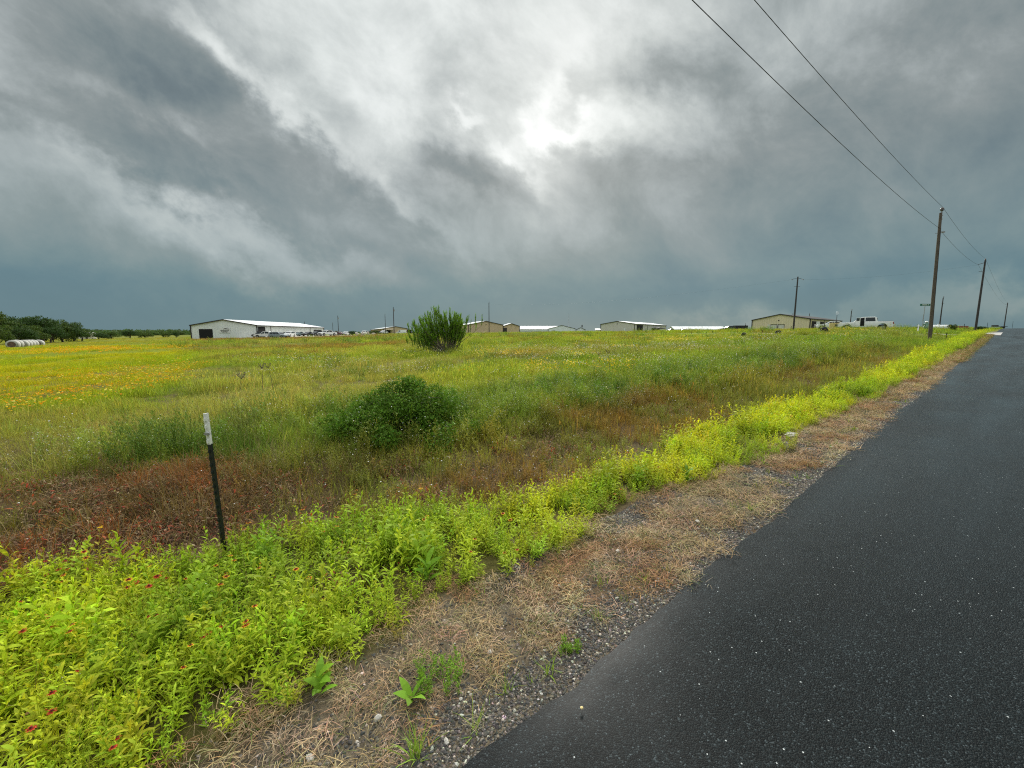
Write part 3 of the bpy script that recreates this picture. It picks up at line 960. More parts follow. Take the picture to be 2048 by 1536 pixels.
XG = []; YG = []; SG = []
x, y = wedge(3, 11, 9500); p = fieldmask(x, y) * (.6 + .4 * sst(.3, .6, fbm(x, y, 1.1, 64)))
x, y = keep(p, x, y); print('near grass', len(x))
scatter('field_grass', x, y, near + near_s, [1, 1, 1, 1, .5], sz=rng.uniform(.7, 1.35, len(x)) * short(x, y) * 1.15, seed=6, **GL)
x, y = wedge(5, 14, 2600); x, y = keep(fieldmask(x, y) * sst(5, 9, np.hypot(x, y)), x, y)
x2, y2 = wedge(14, 48, 15000); x2, y2 = keep(fieldmask(x2, y2), x2, y2)
x = np.r_[x, x2]; y = np.r_[y, y2]
scatter('field_grass', x, y, mid, sz=rng.uniform(.6, 1.35, len(x)) * short(x, y) * (1 + .006 * np.hypot(x, y)) * (0.45 + 1.1 * sst(.3, .7, fbm(x, y, 1.6, 65))), seed=7, **GL)
print('mid', len(x))
x, y = wedge(44, 150, 17000); x2, y2 = wedge(150, 330, 9000)
x = np.r_[x, x2]; y = np.r_[y, y2]
s, v = to_sv(x, y)
m = ((fieldmask(x, y) > .5) | ((v > strip_in(s, x, y) + .3) & (v < 6) & ((s < 59) | (s > 67)))) & ~((x > -82) & (x < -44) & (y > 120) & (y < 173)) 
x, y = x[m], y[m]
scatter('field_grass', x, y, fr, sz=rng.uniform(.7, 1.3, len(x)) * np.where(np.hypot(x, y) > 150, 1.25, .9) * np.where(to_sv(x, y)[1] < 5, .7, 1) * short(x, y) * (0.5 + 1.0 * sst(.3, .7, fbm(x, y, 5, 66))), seed=8, **GL)
print('far', len(x))

x, y = wedge(7, 90, 60000, -60, 57)
s, v = to_sv(x, y); r = np.hypot(x, y)
p = fieldmask(x, y) * (1 - left_field(x, y)) * sst(5, 7, v) * sst(.54, .66, fbm(x, y, 3.5, 91)) * .11 * np.where(r > 30, 30 / r, 1)
x, y, r = keep(p, x, y, r)
scatter('field_forbs', x, y, [sprig(120 + i, .42, 9, .005, .25 * i, leaf=.05, bush=9, sp=.18).mesh('forb', M_FOL) for i in range(2)], sz=rng.uniform(.5, 1.1, len(x)) * (1 + np.maximum(r - 12, 0) * .02), cols=np.where(rng.random(len(x))[:, None] < .6, lin(110, 138, 48), lin(150, 156, 66)), seed=16, label='scattered leafy forb clumps standing in the field grass', cat='weeds')
print('forbs2', len(x))

# ---- 5 flowers in the field
YC = (.80, .50, .015); WC = (.72, .72, .66); PY = (.78, .66, .14); OC = (.80, .36, .01)
fy = [flower_patch(80, 9, .35, .20, .020, YC, (.3, .12, .02)).mesh('flower', M_FOL), flower_patch(81, 14, .4, .22, .019, OC, None).mesh('flower', M_FOL), flower_patch(82, 6, .4, .2, .022, PY, None).mesh('flower', M_FOL)]
fy2 = [flower_patch(83, 22, .9, .30, .045, YC, None, 10, 5).mesh('flower', M_FOL), flower_patch(84, 30, .9, .30, .045, OC, None, 10, 5).mesh('flower', M_FOL)]
fw = [flower_patch(86, 12, .35, .36, .013, WC, (.6, .5, .1)).mesh('flower', M_FOL), flower_patch(87, 6, .4, .42, .017, WC, None).mesh('flower', M_FOL)]
fp = [flower_patch(88, 12, .3, .34, .026, PY, None).mesh('flower', M_FOL), flower_patch(89, 16, .35, .36, .020, YC, None).mesh('flower', M_FOL)]
x, y = wedge(7, 48, 60000, -60, -10)
L = left_field(x, y)
q = sst(.50, .60, fbm(x, y, 4.5, 71) * .6 + fbm(x / 3, y, 1.5, 72) * .4)
d = L * (0.06 + q) * np.exp(-((np.hypot(x, y) - 17) / 9) ** 2) * .11
x, y = keep(d, x, y)
scatter('yellow_wildflowers', x, y, fy, [1, 1.1, .7], scale=(.8, 1.2), seed=9, label='yellow and orange wildflowers sprinkled over the left field', cat='wildflowers')
x, y = wedge(36, 80, 16000, -60, -28)
L = left_field(x, y)
d = L * np.exp(-((y - 48) / 9) ** 2) * sst(.42, .56, fbm(x, y / 2, 6, 73)) * .05 * sst(-85, -60, x)
x, y = keep(d, x, y)
scatter('orange_wildflowers', x, y, fy2, [1, 1], scale=(.7, 1.1), seed=10, label='distant orange-yellow band of wildflowers across the left field', cat='wildflowers')
x, y = wedge(5, 60, 50000, -40, 56)
s, v = to_sv(x, y); q = sst(.52, .62, fbm(x, y, 2.6, 74)); 
belt = sst(4.2, 5.5, v) * sst(30, 12, v) * sst(0, 4, s) * (1 - left_field(x, y))
x1, y1 = keep(belt * (.08 + q) * .30 * sst(50, 20, np.hypot(x, y)), x, y)
scatter('white_wildflowers', x1, y1, fw, sz=rng.uniform(.7, 1.1, len(x1)) * np.interp(np.hypot(x1, y1), [4, 12, 40], [.5, .9, 1.3]), seed=11, label='tiny white wildflowers speckling the middle of the field', cat='wildflowers')
q = sst(.56, .64, fbm(x, y, 4.2, 75)); 
belt = sst(7, 9, v) * sst(45, 20, v) * sst(3, 8, s)
x1, y1 = keep(belt * (.01 + q) * .22, x, y)
scatter('pale_yellow_wildflowers', x1, y1, fp, scale=(.7, 1.1), seed=12, label='pale yellow wildflower drifts in the centre and right of the field', cat='wildflowers')

# ---- 6 shoulder: matted straw, green sprouts, gravel
st = [straw(90 + i, 40, .11, .095).mesh('straw', M_DRY) for i in range(4)]
x, y = wedge(.6, 26, 300000, -66, 58)
s, v = to_sv(x, y); r = np.hypot(x, y)
A = math.radians(124) / 2 * (26 ** 2) / 300000
bare = 1 - .85 * sst(.57, .63, fbm(x * 1.0, y, .55, 81)) * sst(1.0, 2.0, s) * sst(8, 5, s)
zone = sst(1.18, 1.36, v + (fbm(x, y, .4, 82) - .5) * .5 + .06) * sst(.35, .05, v - strip_in(s, x, y)) * bare
x, y, r = keep(zone * A * 230 * np.where(r < 5, 1, 5 / r), x, y, r)
print('straw', len(x))
n1 = fbm(x, y, .8, 83)[..., None]
sc_ = lin(186, 166, 130) * (1 - n1) + lin(150, 126, 90) * n1
sc_ = np.where(fbm(x, y, .35, 84)[..., None] > .62, lin(160, 126, 90), sc_)
scatter('dead_grass', x, y, st, sz=rng.uniform(.55, 1.1, len(x)) * np.where(r > 5, 1 + (r - 5) * .05, 1) * np.interp(r, [0, 1.5, 4], [.55, .7, 1]), cols=sc_, dz=.004, seed=13, label='matted brown dead grass along the road shoulder', cat='dead grass')
n_ = 5000
s = rng.uniform(22, 60, n_); v = rng.uniform(1.15, 2.0, n_); xa, ya = to_xy(s, v)
xa, ya = keep(sst(.35, .05, v - strip_in(s, xa, ya)), xa, ya)
scatter('dead_grass', xa, ya, st, sz=rng.uniform(1.2, 2.2, len(xa)), cols=np.where(rng.random(len(xa))[:, None] < .72, lin(160, 134, 98), lin(120, 132, 62)), seed=22, label='brown dead grass along the far road shoulder', cat='dead grass')
spr = [grass_tuft(95 + i, 13, .09, .0036, .03, 40, 60).mesh('sprout', M_FOL) for i in range(3)] + [leafy_weed(98, .07, 3, .05, .016, sp=.03).mesh('sprout', M_FOL)]
x, y = wedge(.8, 26, 90000, -66, 58)
s, v = to_sv(x, y); r = np.hypot(x, y)
A = math.radians(124) / 2 * (26 ** 2) / 90000
zone = sst(1.15, 1.28, v) * sst(.3, .0, v - strip_in(s, x, y)) * (.35 + 1.6 * sst(.5, .6, fbm(x, y, .5, 85)) * sst(1.62, 1.42, v))
x, y, s, v = keep(zone * A * 9 * np.where(r < 6, 1, 6 / r) * (1 + 1.8 * sst(4, 8, s)), x, y, s, v)
scatter('green_sprouts', x, y, spr, scale=(.5, 1.25), cols=np.zeros((len(x), 3)) + lin(140, 162, 60), seed=14, label='small green sprouts coming up through the shoulder', cat='grass')

# gravel
def stone_mesh(seed, name='stone'):
    r = random.Random(seed); bm = bmesh.new(); bmesh.ops.create_icosphere(bm, subdivisions=1, radius=1)
    k = (r.uniform(.8, 1.3), r.uniform(.7, 1), r.uniform(.45, .75))
    for q in bm.verts:
        j = r.uniform(.78, 1.18); q.co = Vector((q.co.x * k[0] * j, q.co.y * k[1] * j, q.co.z * k[2] * j))
    me = bpy.data.meshes.new(name); bm.to_mesh(me); bm.free(); return me


mg, T, p_, out_ = newmat('gravel')
T.put(p_.inputs['Base Color'], T.node('ShaderNodeAttribute', attribute_name='col', attribute_type='INSTANCER').outputs['Color'])
p_.inputs['Roughness'].default_value = .8
stones = []
for i in range(4):
    me = stone_mesh(i); me.materials.append(mg); stones.append(me)
ng_ = 420000
s = rng.uniform(-1.6, 1, ng_) ; s = np.where(rng.random(ng_) < .55, rng.uniform(-1.4, 3.2, ng_), rng.uniform(3.2, 13, ng_)); v = rng.uniform(1.03, 2.05, ng_)
x, y = to_xy(s, v); r = np.hypot(x, y)
bare = sst(.57, .63, fbm(x, y, .55, 81)) * sst(1.0, 2.0, s) * sst(8, 5, s)
wv = (fbm(x, y, .4, 82) - .5) * .4
zone = sst(1.02, 1.10, v) * (.16 + .55 * sst(1.36, 1.16, v + wv)) * sst(1.75, 1.35, v + wv) + .75 * bare * sst(1.2, 1.3, v) * sst(.25, 0, v - strip_in(s, x, y)) + .05 * sst(1.3, 1.5, v) * sst(.2, 0, v - strip_in(s, x, y))
x, y, r = keep(np.clip(zone, 0, 1) * .9, x, y, r)
print('gravel', len(x))
g0 = rng.random(len(x))[:, None]
gc = np.where(g0 < .66, lin(62, 61, 58), np.where(g0 < .92, lin(104, 97, 86), lin(172, 166, 152)))
scatter('gravel', x, y, stones, sz=.0026 + .0075 * rng.random(len(x)) ** 3.2 + .0009 * np.maximum(r - 2.5, 0), cols=gc, tilt=30, seed=15, label='loose grey and pale gravel along the asphalt edge', cat='gravel')

# ================================================================== things
_P = R(7.1)


def spot(px, depth):
    """ground place at a bearing given by its horizontal slope and a distance ahead"""
    x = (px - 1024) / 800 * depth * 0.993
    return x, depth


M_POLE = plain('weathered_pole_wood', (0.105, 0.085, 0.066), 0.85, var=0.3, scale=2.5, bump=0.01, dirt=(0.05, 0.045, 0.04))
M_POLED = plain('dark_pole_wood', (0.045, 0.04, 0.042), 0.85, var=0.3, scale=2.5)
M_STEEL = plain('galvanised_steel', (0.38, 0.39, 0.40), 0.5, 0.6, var=0.15)
M_PORC = plain('glazed_insulator', (0.10, 0.085, 0.08), 0.25)
M_WIRE = plain('wire_black', (0.03, 0.032, 0.035), 0.6)
M_DARKM = plain('dark_trim', (0.035, 0.03, 0.028), 0.6)
M_SHADEBLK = plain('shade_and_mound_black', (0.008, 0.008, 0.009), 0.9)  # near-black: painted inner shade on flat opening panels; own colour of the mounds
M_GLASS = plain('dark_glass', (0.02, 0.028, 0.032), 0.12)
M_WHITE = plain('white_paint', (0.78, 0.80, 0.80), 0.35, var=0.04)
M_WROOF = plain('white_metal_roof', (0.80, 0.83, 0.84), 0.45, var=0.05, scale=.5)
M_TYRE = plain('tyre_rubber', (0.02, 0.02, 0.02), 0.85)
M_RIM = plain('wheel_rim', (0.35, 0.36, 0.37), 0.4, 0.7)
M_RED = plain('red_lens', (0.32, 0.012, 0.012), 0.3)
M_LAMP = plain('clear_lens', (0.6, 0.62, 0.62), 0.2)


def pole(name, x, y, h, r, label, mat=M_POLE, top='pin', group='utility poles', arm=None, lean=(0, 0), det=True):
    z = on(x, y)
    t = empty(name, label, 'utility pole', (x, y, z - 0.3), 0, group)
    t.rotation_euler = (lean[0], lean[1], 0)
    n = 14 if det else 8
    m = MB(); m.tube([(0, 0, 0), (0, 0, h * .35), (0, 0, h * .7), (0, 0, h + .3)], [r, r * .9, r * .78, r * .66], n)
    m.build('shaft', mat, t, smooth=False)
    Z = h + .3
    if top == 'pin':
        m = MB(); m.box((r * .5, 0, Z - .18), (.05, .07, .75)); m.box((r * .5, 0, Z - .45), (.12, .12, .06)); m.box((r * .5, 0, Z - .2), (.12, .12, .06))
        m.build('top_bracket', M_STEEL, t)
        m = MB(); m.tube([(r * .6, 0, Z + .12), (r * .6, 0, Z + .17), (r * .6, 0, Z + .21), (r * .6, 0, Z + .27), (r * .6, 0, Z + .34), (r * .6, 0, Z + .38)], [.05, .12, .08, .12, .07, .04], 12)
        m.build('insulator', M_PORC, t, smooth=True)
        m = MB(); m.tube([(0, 0, Z - 1.38), (.34, 0, Z - 1.34)], .022, 6); m.box((.30, 0, Z - 1.36), (.14, .14, .11)); m.box((-.18, 0, Z - 1.42), (.2, .03, .03)); m.build('neutral_bracket', M_STEEL, t)
        m = MB(); m.tube([(.02, -r * .95, .2), (.02, -r * .9, h * .5), (.02, -r * .72, h - .8)], .012, 5); m.build('ground_wire', M_WIRE, t)
    elif top == 'double':
        m = MB(); m.tube([(-.85, 0, Z - .42), (0, 0, Z - .22), (.85, 0, Z - .42)], .03, 6); m.build('crossarm', M_DARKM, t)
        m = MB(); m.tube([(-.5, 0, Z - 1.65), (.5, 0, Z - 1.65)], .025, 6); m.build('crossarm', M_DARKM, t)
        for sx in (-.85, .85):
            m = MB(); m.tube([(sx, 0, Z - .45), (sx * 1.1, 0, Z - .50), (sx * 1.2, 0, Z - .52)], [.05, .07, .05], 8); m.build('insulator', M_PORC, t)
    elif top == 'arm':
        m = MB(); m.tube([(-.9, 0, Z - .55), (0, 0, Z - .28)], .035, 6); m.build('arm', M_DARKM, t); m = MB(); m.box((-.45, 0, Z - 1.55), (.5, .05, .05)); m.build('arm', M_DARKM, t)
        m = MB(); m.tube([(0, 0, Z), (0, 0, Z + .12), (0, 0, Z + .28)], [.05, .09, .04], 8); m.build('insulator', M_PORC, t)
    elif top == 'can':
        m = MB(); m.tube([(.3, 0, Z - 1.6), (.3, 0, Z - .9)], .2, 10); m.build('transformer', M_STEEL, t)
    return t


P1 = (31.52, 30.35); P2 = (67.3, 58.6)
pole('utility_pole', *P1, 9.35, .122, 'tall weathered wooden utility pole nearest the camera beside the road', M_POLE, lean=(0, -0.040))
pole('utility_pole', *P2, 10.0, .14, 'dark wooden utility pole where the road meets the pale side street, second along the road', M_POLED, 'arm')
pole('utility_pole', 49.5, 71, 9.3, .15, 'wooden utility pole with double side arms in front of the tan metal shed', M_POLED, 'double')
# far poles: bearing px, distance, height
for px, d, h, r_, tp, lab in [
    (2005.5, 165, 11.2, .19, 'arm', 'distant utility pole at the far right edge by the road crest'),
    (1876.5, 105, 8.0, .15, 'pin', 'thin utility pole just right of the nearest pole, behind the white tank'),
    (978.3, 160, 12.0, .17, 'pin', 'slim utility pole in front of the big tan metal building'),
    (788.5, 150, 10.2, .17, 'can', 'tall utility pole left of the big round shrub'),
    (771.5, 190, 9.2, .14, 'pin', 'shorter utility pole in front of the small tan building'),
    (677.5, 200, 9.4, .17, 'can', 'utility pole standing beyond the row of parked cars'),
    (666.5, 240, 7.0, .15, 'pin', 'shortest utility pole right of the white shed'),
    (1582, 200, 9.0, .16, 'pin', 'pole top showing above the ridge of the right tan shed'),
    (1615, 195, 8.6, .18, 'pin', 'pole top showing above the right roof slope of the right tan shed'),
    (1489, 230, 5.2, .13, 'can', 'short pole with a meter box beside the black trailer'),
    (1698, 105, 4.9, .12, 'pin', 'thin pole behind the bonnet of the white pickup'),
    (610.5, 260, 8.4, .22, 'none', 'stub of a pole showing above the white shed roof'),
    (1286.5, 290, 8.0, .18, 'none', 'stub of a pole showing above the grey shed roof'),
]:
    x, y = spot(px, d)
    pole('utility_pole', x, y, h, r_, lab, M_POLED, tp, 'distant utility poles', det=False)

t = empty('antenna_mast', 'thin antenna mast behind the long white buildings', 'mast', (*spot(1137, 330), on(*spot(1137, 330))))
m = MB(); m.tube([(0, 0, 0), (0, 0, 8), (0, 0, 16.5)], [.14, .11, .08], 6); m.build('mast', M_STEEL, t)
m = MB(); m.box((0, 0, 15.2), (1.0, .06, .06)); m.build('aerial', M_STEEL, t); m = MB(); m.box((0, 0, 13.6), (.7, .06, .06)); m.build('aerial', M_STEEL, t)


def wire(name, pts, sags, rad, label, group='overhead wires'):
    m = MB(); P = []
    for (a, b, sg) in zip(pts[:-1], pts[1:], sags):
        a = Vector(a); b = Vector(b); n = 26
        for i in range(n if b is not pts[-1] else n + 1):
            t_ = i / n; q = a.lerp(b, t_); q.z -= 4 * sg * t_ * (1 - t_); P.append(q)
    P.append(Vector(pts[-1]))
    m.tube(P, rad, 5); o = m.build(name, M_WIRE)
    return setp(o, label, 'wire', group)


z1 = on(*P1); z2 = on(*P2); x4, y4 = spot(2005.5, 165); z4 = on(x4, y4)
PV = to_xy(-6.0, 5.1); zp = 9.6; PW = to_xy(-6.0, 4.98)
wire('overhead_wire', [(PV[0], PV[1], zp), (P1[0] - .28, P1[1], z1 + 9.72), (P2[0], P2[1], z2 + 10.25), (x4, y4, z4 + 11.3)], [.35, .35, .8], .009, 'upper power line wire running to the top of the nearest pole')
wire('overhead_wire', [(PW[0], PW[1], zp - 1.15), (P1[0] - .48, P1[1], z1 + 8.35), (P2[0] - .9, P2[1], z2 + 9.4), (x4 - .9, y4, z4 + 10.6)], [.45, .35, .8], .0095, 'lower power line wire meeting the nearest pole below its top')
z3 = on(49.5, 71)
wire('overhead_wire', [(50.5, 71, z3 + 8.8), (P2[0] - .9, P2[1], z2 + 9.4)], [.5], .005, 'faint wire from the double-armed pole to the second roadside pole')
xx_, yy_ = spot(978.3, 160)
wire('overhead_wire', [(48.5, 71, z3 + 8.8), (xx_, yy_, on(xx_, yy_) + 11.5)], [1.8], .004, 'faint wire from the double-armed pole toward the big tan building')


# ------------------------------------------------------------------ metal buildings
def ribbed(name, col, rough=.5):
    return plain(name, col, rough, 0.0, var=.07, scale=.35)


M_WWALL = ribbed('white_ribbed_wall', (.80, .84, .83)); M_TWALL = ribbed('tan_ribbed_wall', (.62, .49, .33)); M_TWALL2 = ribbed('yellow_tan_ribbed_wall', (.74, .66, .46))
M_GWALL = ribbed('grey_ribbed_wall', (.64, .62, .57)); M_CWALL = ribbed('cool_white_wall', (.74, .80, .82)); M_ROOFG = ribbed('pale_roof', (.70, .72, .72))


def shed(name, label, pxA, depth, theta, pxB, pxC, eave, ridge, wall, roof, trim, side='right', z=None, group=None, solveW=None):
    """gable-ended metal shed; A = near corner, gable face A..B, long wall on the given side back to C"""
    th = R(theta); w = Vector((math.cos(th), math.sin(th))); l = Vector((-math.sin(th), math.cos(th)))
    A = Vector(spot(pxA, depth))
    def solve(o, d, px):      # distance along d from o to reach the bearing px
        k = (px - 1024) / 800 * 0.993
        return (k * o.y - o.x) / (d.x - k * d.y)
    W_ = abs(solve(A, w, pxB)) if solveW is None else solveW
    B = A + w * W_
    L_ = abs(solve(B if side == 'right' else A, l, pxC))
    zz = on(A.x, A.y) if z is None else z
    t = empty(name, label, 'building', (A.x, A.y, zz - .1), th, group)
    m = MB(); m.prism([(0, 0), (W_, 0), (W_, eave), (W_ / 2, ridge), (0, eave)], 0, L_)
    k = 0.0
    sp = max(.75, W_ / 26)
    q = sp / 2
    while q < W_:                                     # standing ribs on both visible walls
        hgt = eave + (ridge - eave) * (1 - abs(q - W_ / 2) / (W_ / 2)) - .15
        m.box((q, -.03, hgt / 2), (.09, .06, hgt)); q += sp
    q = sp / 2
    while q < L_:
        xs = W_ + .03 if side == 'right' else -.03
        m.box((xs, q, (eave - .12) / 2), (.06, .09, eave - .12)); q += sp
    m.build('wall', wall, t)
    m = MB()
    for sgn in (0, 1):
        x0 = -.25 if sgn == 0 else W_ + .25
        sl = (ridge - eave) / (W_ / 2); ze = eave - .25 * sl
        m.prism([(x0, ze + .05), (W_ / 2, ridge + .05), (W_ / 2, ridge + .17), (x0, ze + .17)], -.22, L_ + .22)
    m.build('roof', roof, t)
    m = MB()
    for x0 in (-.02, W_ + .02):
        for y_ in (-.04, L_):
            m = MB(); m.box((x0, y_, eave / 2), (.28, .22, eave)); m.build('corner_trim', trim, t)
    for x0, x1 in ((-.26, W_ / 2), (W_ + .26, W_ / 2)):
        sl = (ridge - eave) / (W_ / 2); ze = eave - .26 * sl
        m = MB(); m.prism([(x0, ze - .10), (x1, ridge - .10), (x1, ridge + .19), (x0, ze + .19)], -.30, -.225); m.build('rake_trim', trim, t)
    xs = W_ + .29 if side == 'right' else -.29
    m = MB(); m.box((xs, L_ / 2, eave - .05), (.08, L_ + .4, .26)); m.build('gutter', trim, t)
    return t, W_, L_


def panel(t, name, face, c, w, h, z0, mat, W_=0, thick=.05, out=.07, label=None):
    """flat fitting on a wall: face 'front' (y=0), 'right' (x=W), 'left' (x=0)"""
    m = MB()
    if face == 'front': m.box((c, -out, z0 + h / 2), (w, thick, h))
    elif face == 'right': m.box((W_ + out, c, z0 + h / 2), (thick, w, h))
    else: m.box((-out, c, z0 + h / 2), (thick, w, h))
    o = m.build(name, mat, t)
    if label: o['label'] = label
    return o


# white shed on the left
t, W_, L_ = shed('metal_shed', 'large white ribbed metal shed with dark doorway and signboard, far left', 383, 124, 0, 515, 648, 4.35, 6.05, M_WWALL, M_WROOF, M_DARKM)
panel(t, 'doorway', 'front', W_ * .225, W_ * .208, 3.15, .1, M_SHADEBLK)
panel(t, 'doorway', 'right', 2.2, 3.6, 3.9, .1, M_SHADEBLK, W_)
sg = panel(t, 'signboard', 'front', W_ * .515, W_ * .172, 1.6, 2.1, M_WHITE, out=.10)
m = MB(); cx = W_ * .515
m.prism([(cx - .55, 3.18), (cx + .1, 3.50), (cx + 1.45, 3.30), (cx + 1.45, 3.16), (cx + .1, 3.30)], -.17, -.13)
g_ = random.Random(4)
for row, zz in ((0, 2.86), (1, 2.58), (2, 2.33)):
    q = cx - 1.25 + .2 * row
    while q < cx + 1.25 - .2 * row:
        wd = g_.uniform(.08, .2); m.box((q, -.15, zz), (wd, .04, .13 if row else .18)); q += wd + g_.uniform(.05, .14)
m.build('lettering', M_DARKM, sg)
for f_, w_ in ((.10, 1.0), (.22, 1.0)):
    panel(t, 'door', 'right', L_ * f_, 1.1, 2.1, .1, M_WHITE, W_, out=.09)
for f_ in (.33, .56):
    panel(t, 'window', 'right', L_ * f_, 1.5, .9, 1.4, M_GLASS, W_, out=.09)
panel(t, 'door', 'right', L_ * .66, 1.2, 2.2, .1, M_WHITE, W_, out=.09)
panel(t, 'window', 'right', L_ * .66, .8, .5, 1.5, M_GLASS, W_, out=.13)
panel(t, 'doorway', 'right', L_ * .88, 6.5, 3.3, .1, M_SHADEBLK, W_)
for f_ in (.16, .74):
    panel(t, 'downspout', 'right', L_ * f_, .25, 4.1, .1, M_DARKM, W_, out=.12)
m = MB(); m.prism([(-1.0, 0), (0, 0), (0, 4.1), (-1.0, 3.7)], 1, 14); m.build('side_annex', M_WWALL, t)

# small tan building with awnings
t, W_, L_ = shed('metal_shed', 'small tan metal building with open awning on each side, left of the round shrub', 768, 255, 25, 815, 742, 3.7, 5.0, M_TWALL, M_WROOF, M_DARKM, 'left', z=1.55)
panel(t, 'doorway', 'left', L_ * .5, L_ * .62, 2.4, .1, M_SHADEBLK)
panel(t, 'doorway', 'front', W_ * .18, W_ * .2, 2.6, .1, M_SHADEBLK)
m = MB(); m.box((W_ + 1.7, 2.0, 3.35), (4.0, 5, .14)); m.build('awning', M_WROOF, t)
for q in (.2, 3.5): m = MB(); m.box((W_ + q, -.3, 1.65), (.15, .15, 3.3)); m.build('post', M_DARKM, t)
panel(t, 'painted_awning_shade', 'front', W_ + 1.9, 2.4, 3.0, .1, M_SHADEBLK, out=-2.0)  # near-black sheet painted in for the shade under the awning
m = MB(); m.box((W_ * .2, -1.0, 2.85), (W_ * .35, 2.0, .1)); m.build('awning', M_WROOF, t)

# big tan building and the smaller gable attached behind it
t, W_, L_ = shed('metal_shed', 'big tan metal building with white roof right behind the round shrub', 937, 200, 24, 1006, 917, 4.75, 6.55, M_TWALL, M_WROOF, M_DARKM, 'left')
panel(t, 'door', 'left', L_ * .2, .9, 2.2, .1, M_WHITE); panel(t, 'vent', 'front', W_ * .5, .45, .45, 4.6, M_DARKM); panel(t, 'utility_box', 'front', W_ * .44, 1.0, .8, .2, M_WHITE, out=.3, thick=.5)
panel(t, 'window', 'left', L_ * .6, .5, .6, 1.6, M_GLASS)
t, W_, L_ = shed('metal_shed', 'lower tan gabled shed with brown door attached right of the big tan building', 1006.5, 212, 24, 1039, 1000, 4.0, 5.35, M_TWALL, M_WROOF, M_DARKM, 'left')
panel(t, 'door', 'front', W_ * .12, W_ * .2, 3.0, .1, M_DARKM); panel(t, 'roof_light', 'front', W_ * .5, .3, .3, 4.0, M_DARKM)

# long white buildings in the distance
t, W_, L_ = shed('metal_shed', 'long white building with wide low roof, nearer right half of the white pair', 1097, 320, -4, 1150, 1160, 4.3, 6.9, M_CWALL, M_WROOF, M_DARKM)
panel(t, 'window', 'front', W_ * .2, 2.2, .5, 2.3, M_DARKM)
xA, yA = spot(1040, 345)
t = empty('metal_shed', 'long white building seen side-on, left half of the white pair', 'building', (xA, yA, on(xA, yA)), 0)
m = MB(); m.box((17, 6, 2.1), (34, 12, 4.2)); m.build('wall', M_CWALL, t)
m = MB(); m.prism([(-.3, 4.2), (6, 7.0), (12.3, 4.2), (12.3, 4.0), (-.3, 4.0)], -.3, 38, axis='x'); m.build('roof', M_WROOF, t)
m = MB(); m.box((17, -.33, 4.1), (34.6, .06, .25)); m.build('trim', M_DARKM, t); m = MB(); m.box((24.5, -.1, 2.0), (.3, .2, 4)); m.build('downspout', M_DARKM, t)
t, W_, L_ = shed('metal_shed', 'small pale gabled shed beyond the white buildings with a cube on its roof', 1152, 325, -10, 1170, 1191, 3.6, 5.2, M_CWALL, M_WROOF, M_DARKM)
m = MB(); m.box((W_ * .65, 2, 6.4), (.9, .9, 2.0)); m.build('roof_unit', M_DARKM, t)
xA, yA = spot(1152, 312)
t = empty('carport', 'long low open carport on thin posts beside the grey shed', 'carport', (xA, yA, on(xA, yA)), 0)
m = MB(); m.box((10, 0, 2.35), (20, 4, .18)); m.build('roof', M_ROOFG, t)
for k in range(6): m = MB(); m.box((1 + k * 3.6, -1.8, 1.15), (.16, .16, 2.3)); m.build('post', M_DARKM, t)
xA, yA = spot(1192, 300)
t = empty('low_shed', 'low white-roofed shed squeezed against the left of the grey shed', 'building', (xA, yA, on(xA, yA)), 0)
m = MB(); m.box((2.2, 2, 1.5), (4.4, 4, 3.0)); m.build('wall', M_GWALL, t)
m = MB(); m.prism([(-.2, 3.0), (4.2, 3.6), (4.2, 3.75), (-.2, 3.15)], -.2, 4.6, axis='x'); m.build('roof', M_WROOF, t)
xA, yA = spot(1040, 300)
t = empty('panel_fence', 'long pale panel fence in front of the white buildings', 'fence', (xA, yA, on(xA, yA)), 0)
m = MB(); m.box((20, 0, .95), (40, .06, 1.9)); m.build('panel', M_CWALL, t)
m = MB(); m.box((20, -.05, 1.9), (40, .12, .1)); m.build('rail', M_DARKM, t)
for k in range(9): m = MB(); m.box((.2 + k * 4.9, .08, 1.0), (.12, .1, 2.0)); m.build('post', M_DARKM, t)

# grey shed
t, W_, L_ = shed('metal_shed', 'grey metal shed with white door and dark open bay, right of centre', 1201, 214, -38, 1268.5, 1331, 4.6, 6.0, M_GWALL, M_WROOF, M_DARKM)
panel(t, 'door', 'front', W_ * .72, .95, 2.4, .1, M_WHITE); panel(t, 'vent', 'front', W_ * .5, .5, .4, 4.5, M_DARKM)
panel(t, 'doorway', 'right', L_ * .14, L_ * .17, 4.0, .1, M_SHADEBLK, W_); panel(t, 'downspout', 'right', L_ * .37, .3, 4.3, .1, M_DARKM, W_, out=.12)
panel(t, 'wainscot', 'right', L_ * .66, L_ * .66, 1.0, .05, M_CONC, W_, out=.08)
m = MB(); m.prism([(L_ * .5, 2.7), (L_ * .62, 3.1), (L_ * .78, 2.7), (L_ * .78, 2.55), (L_ * .5, 2.55)], W_ + .1, W_ + 3, axis='x'); m.build('porch_roof', M_DARKM, t)
panel(t, 'doorway', 'right', L_ * .55, 1.4, 2.4, .1, M_SHADEBLK, W_)
for q in (.52, .76): m = MB(); m.box((W_ + 2.9, L_ * q, 1.3), (.14, .14, 2.6)); m.build('porch_post', M_DARKM, t)

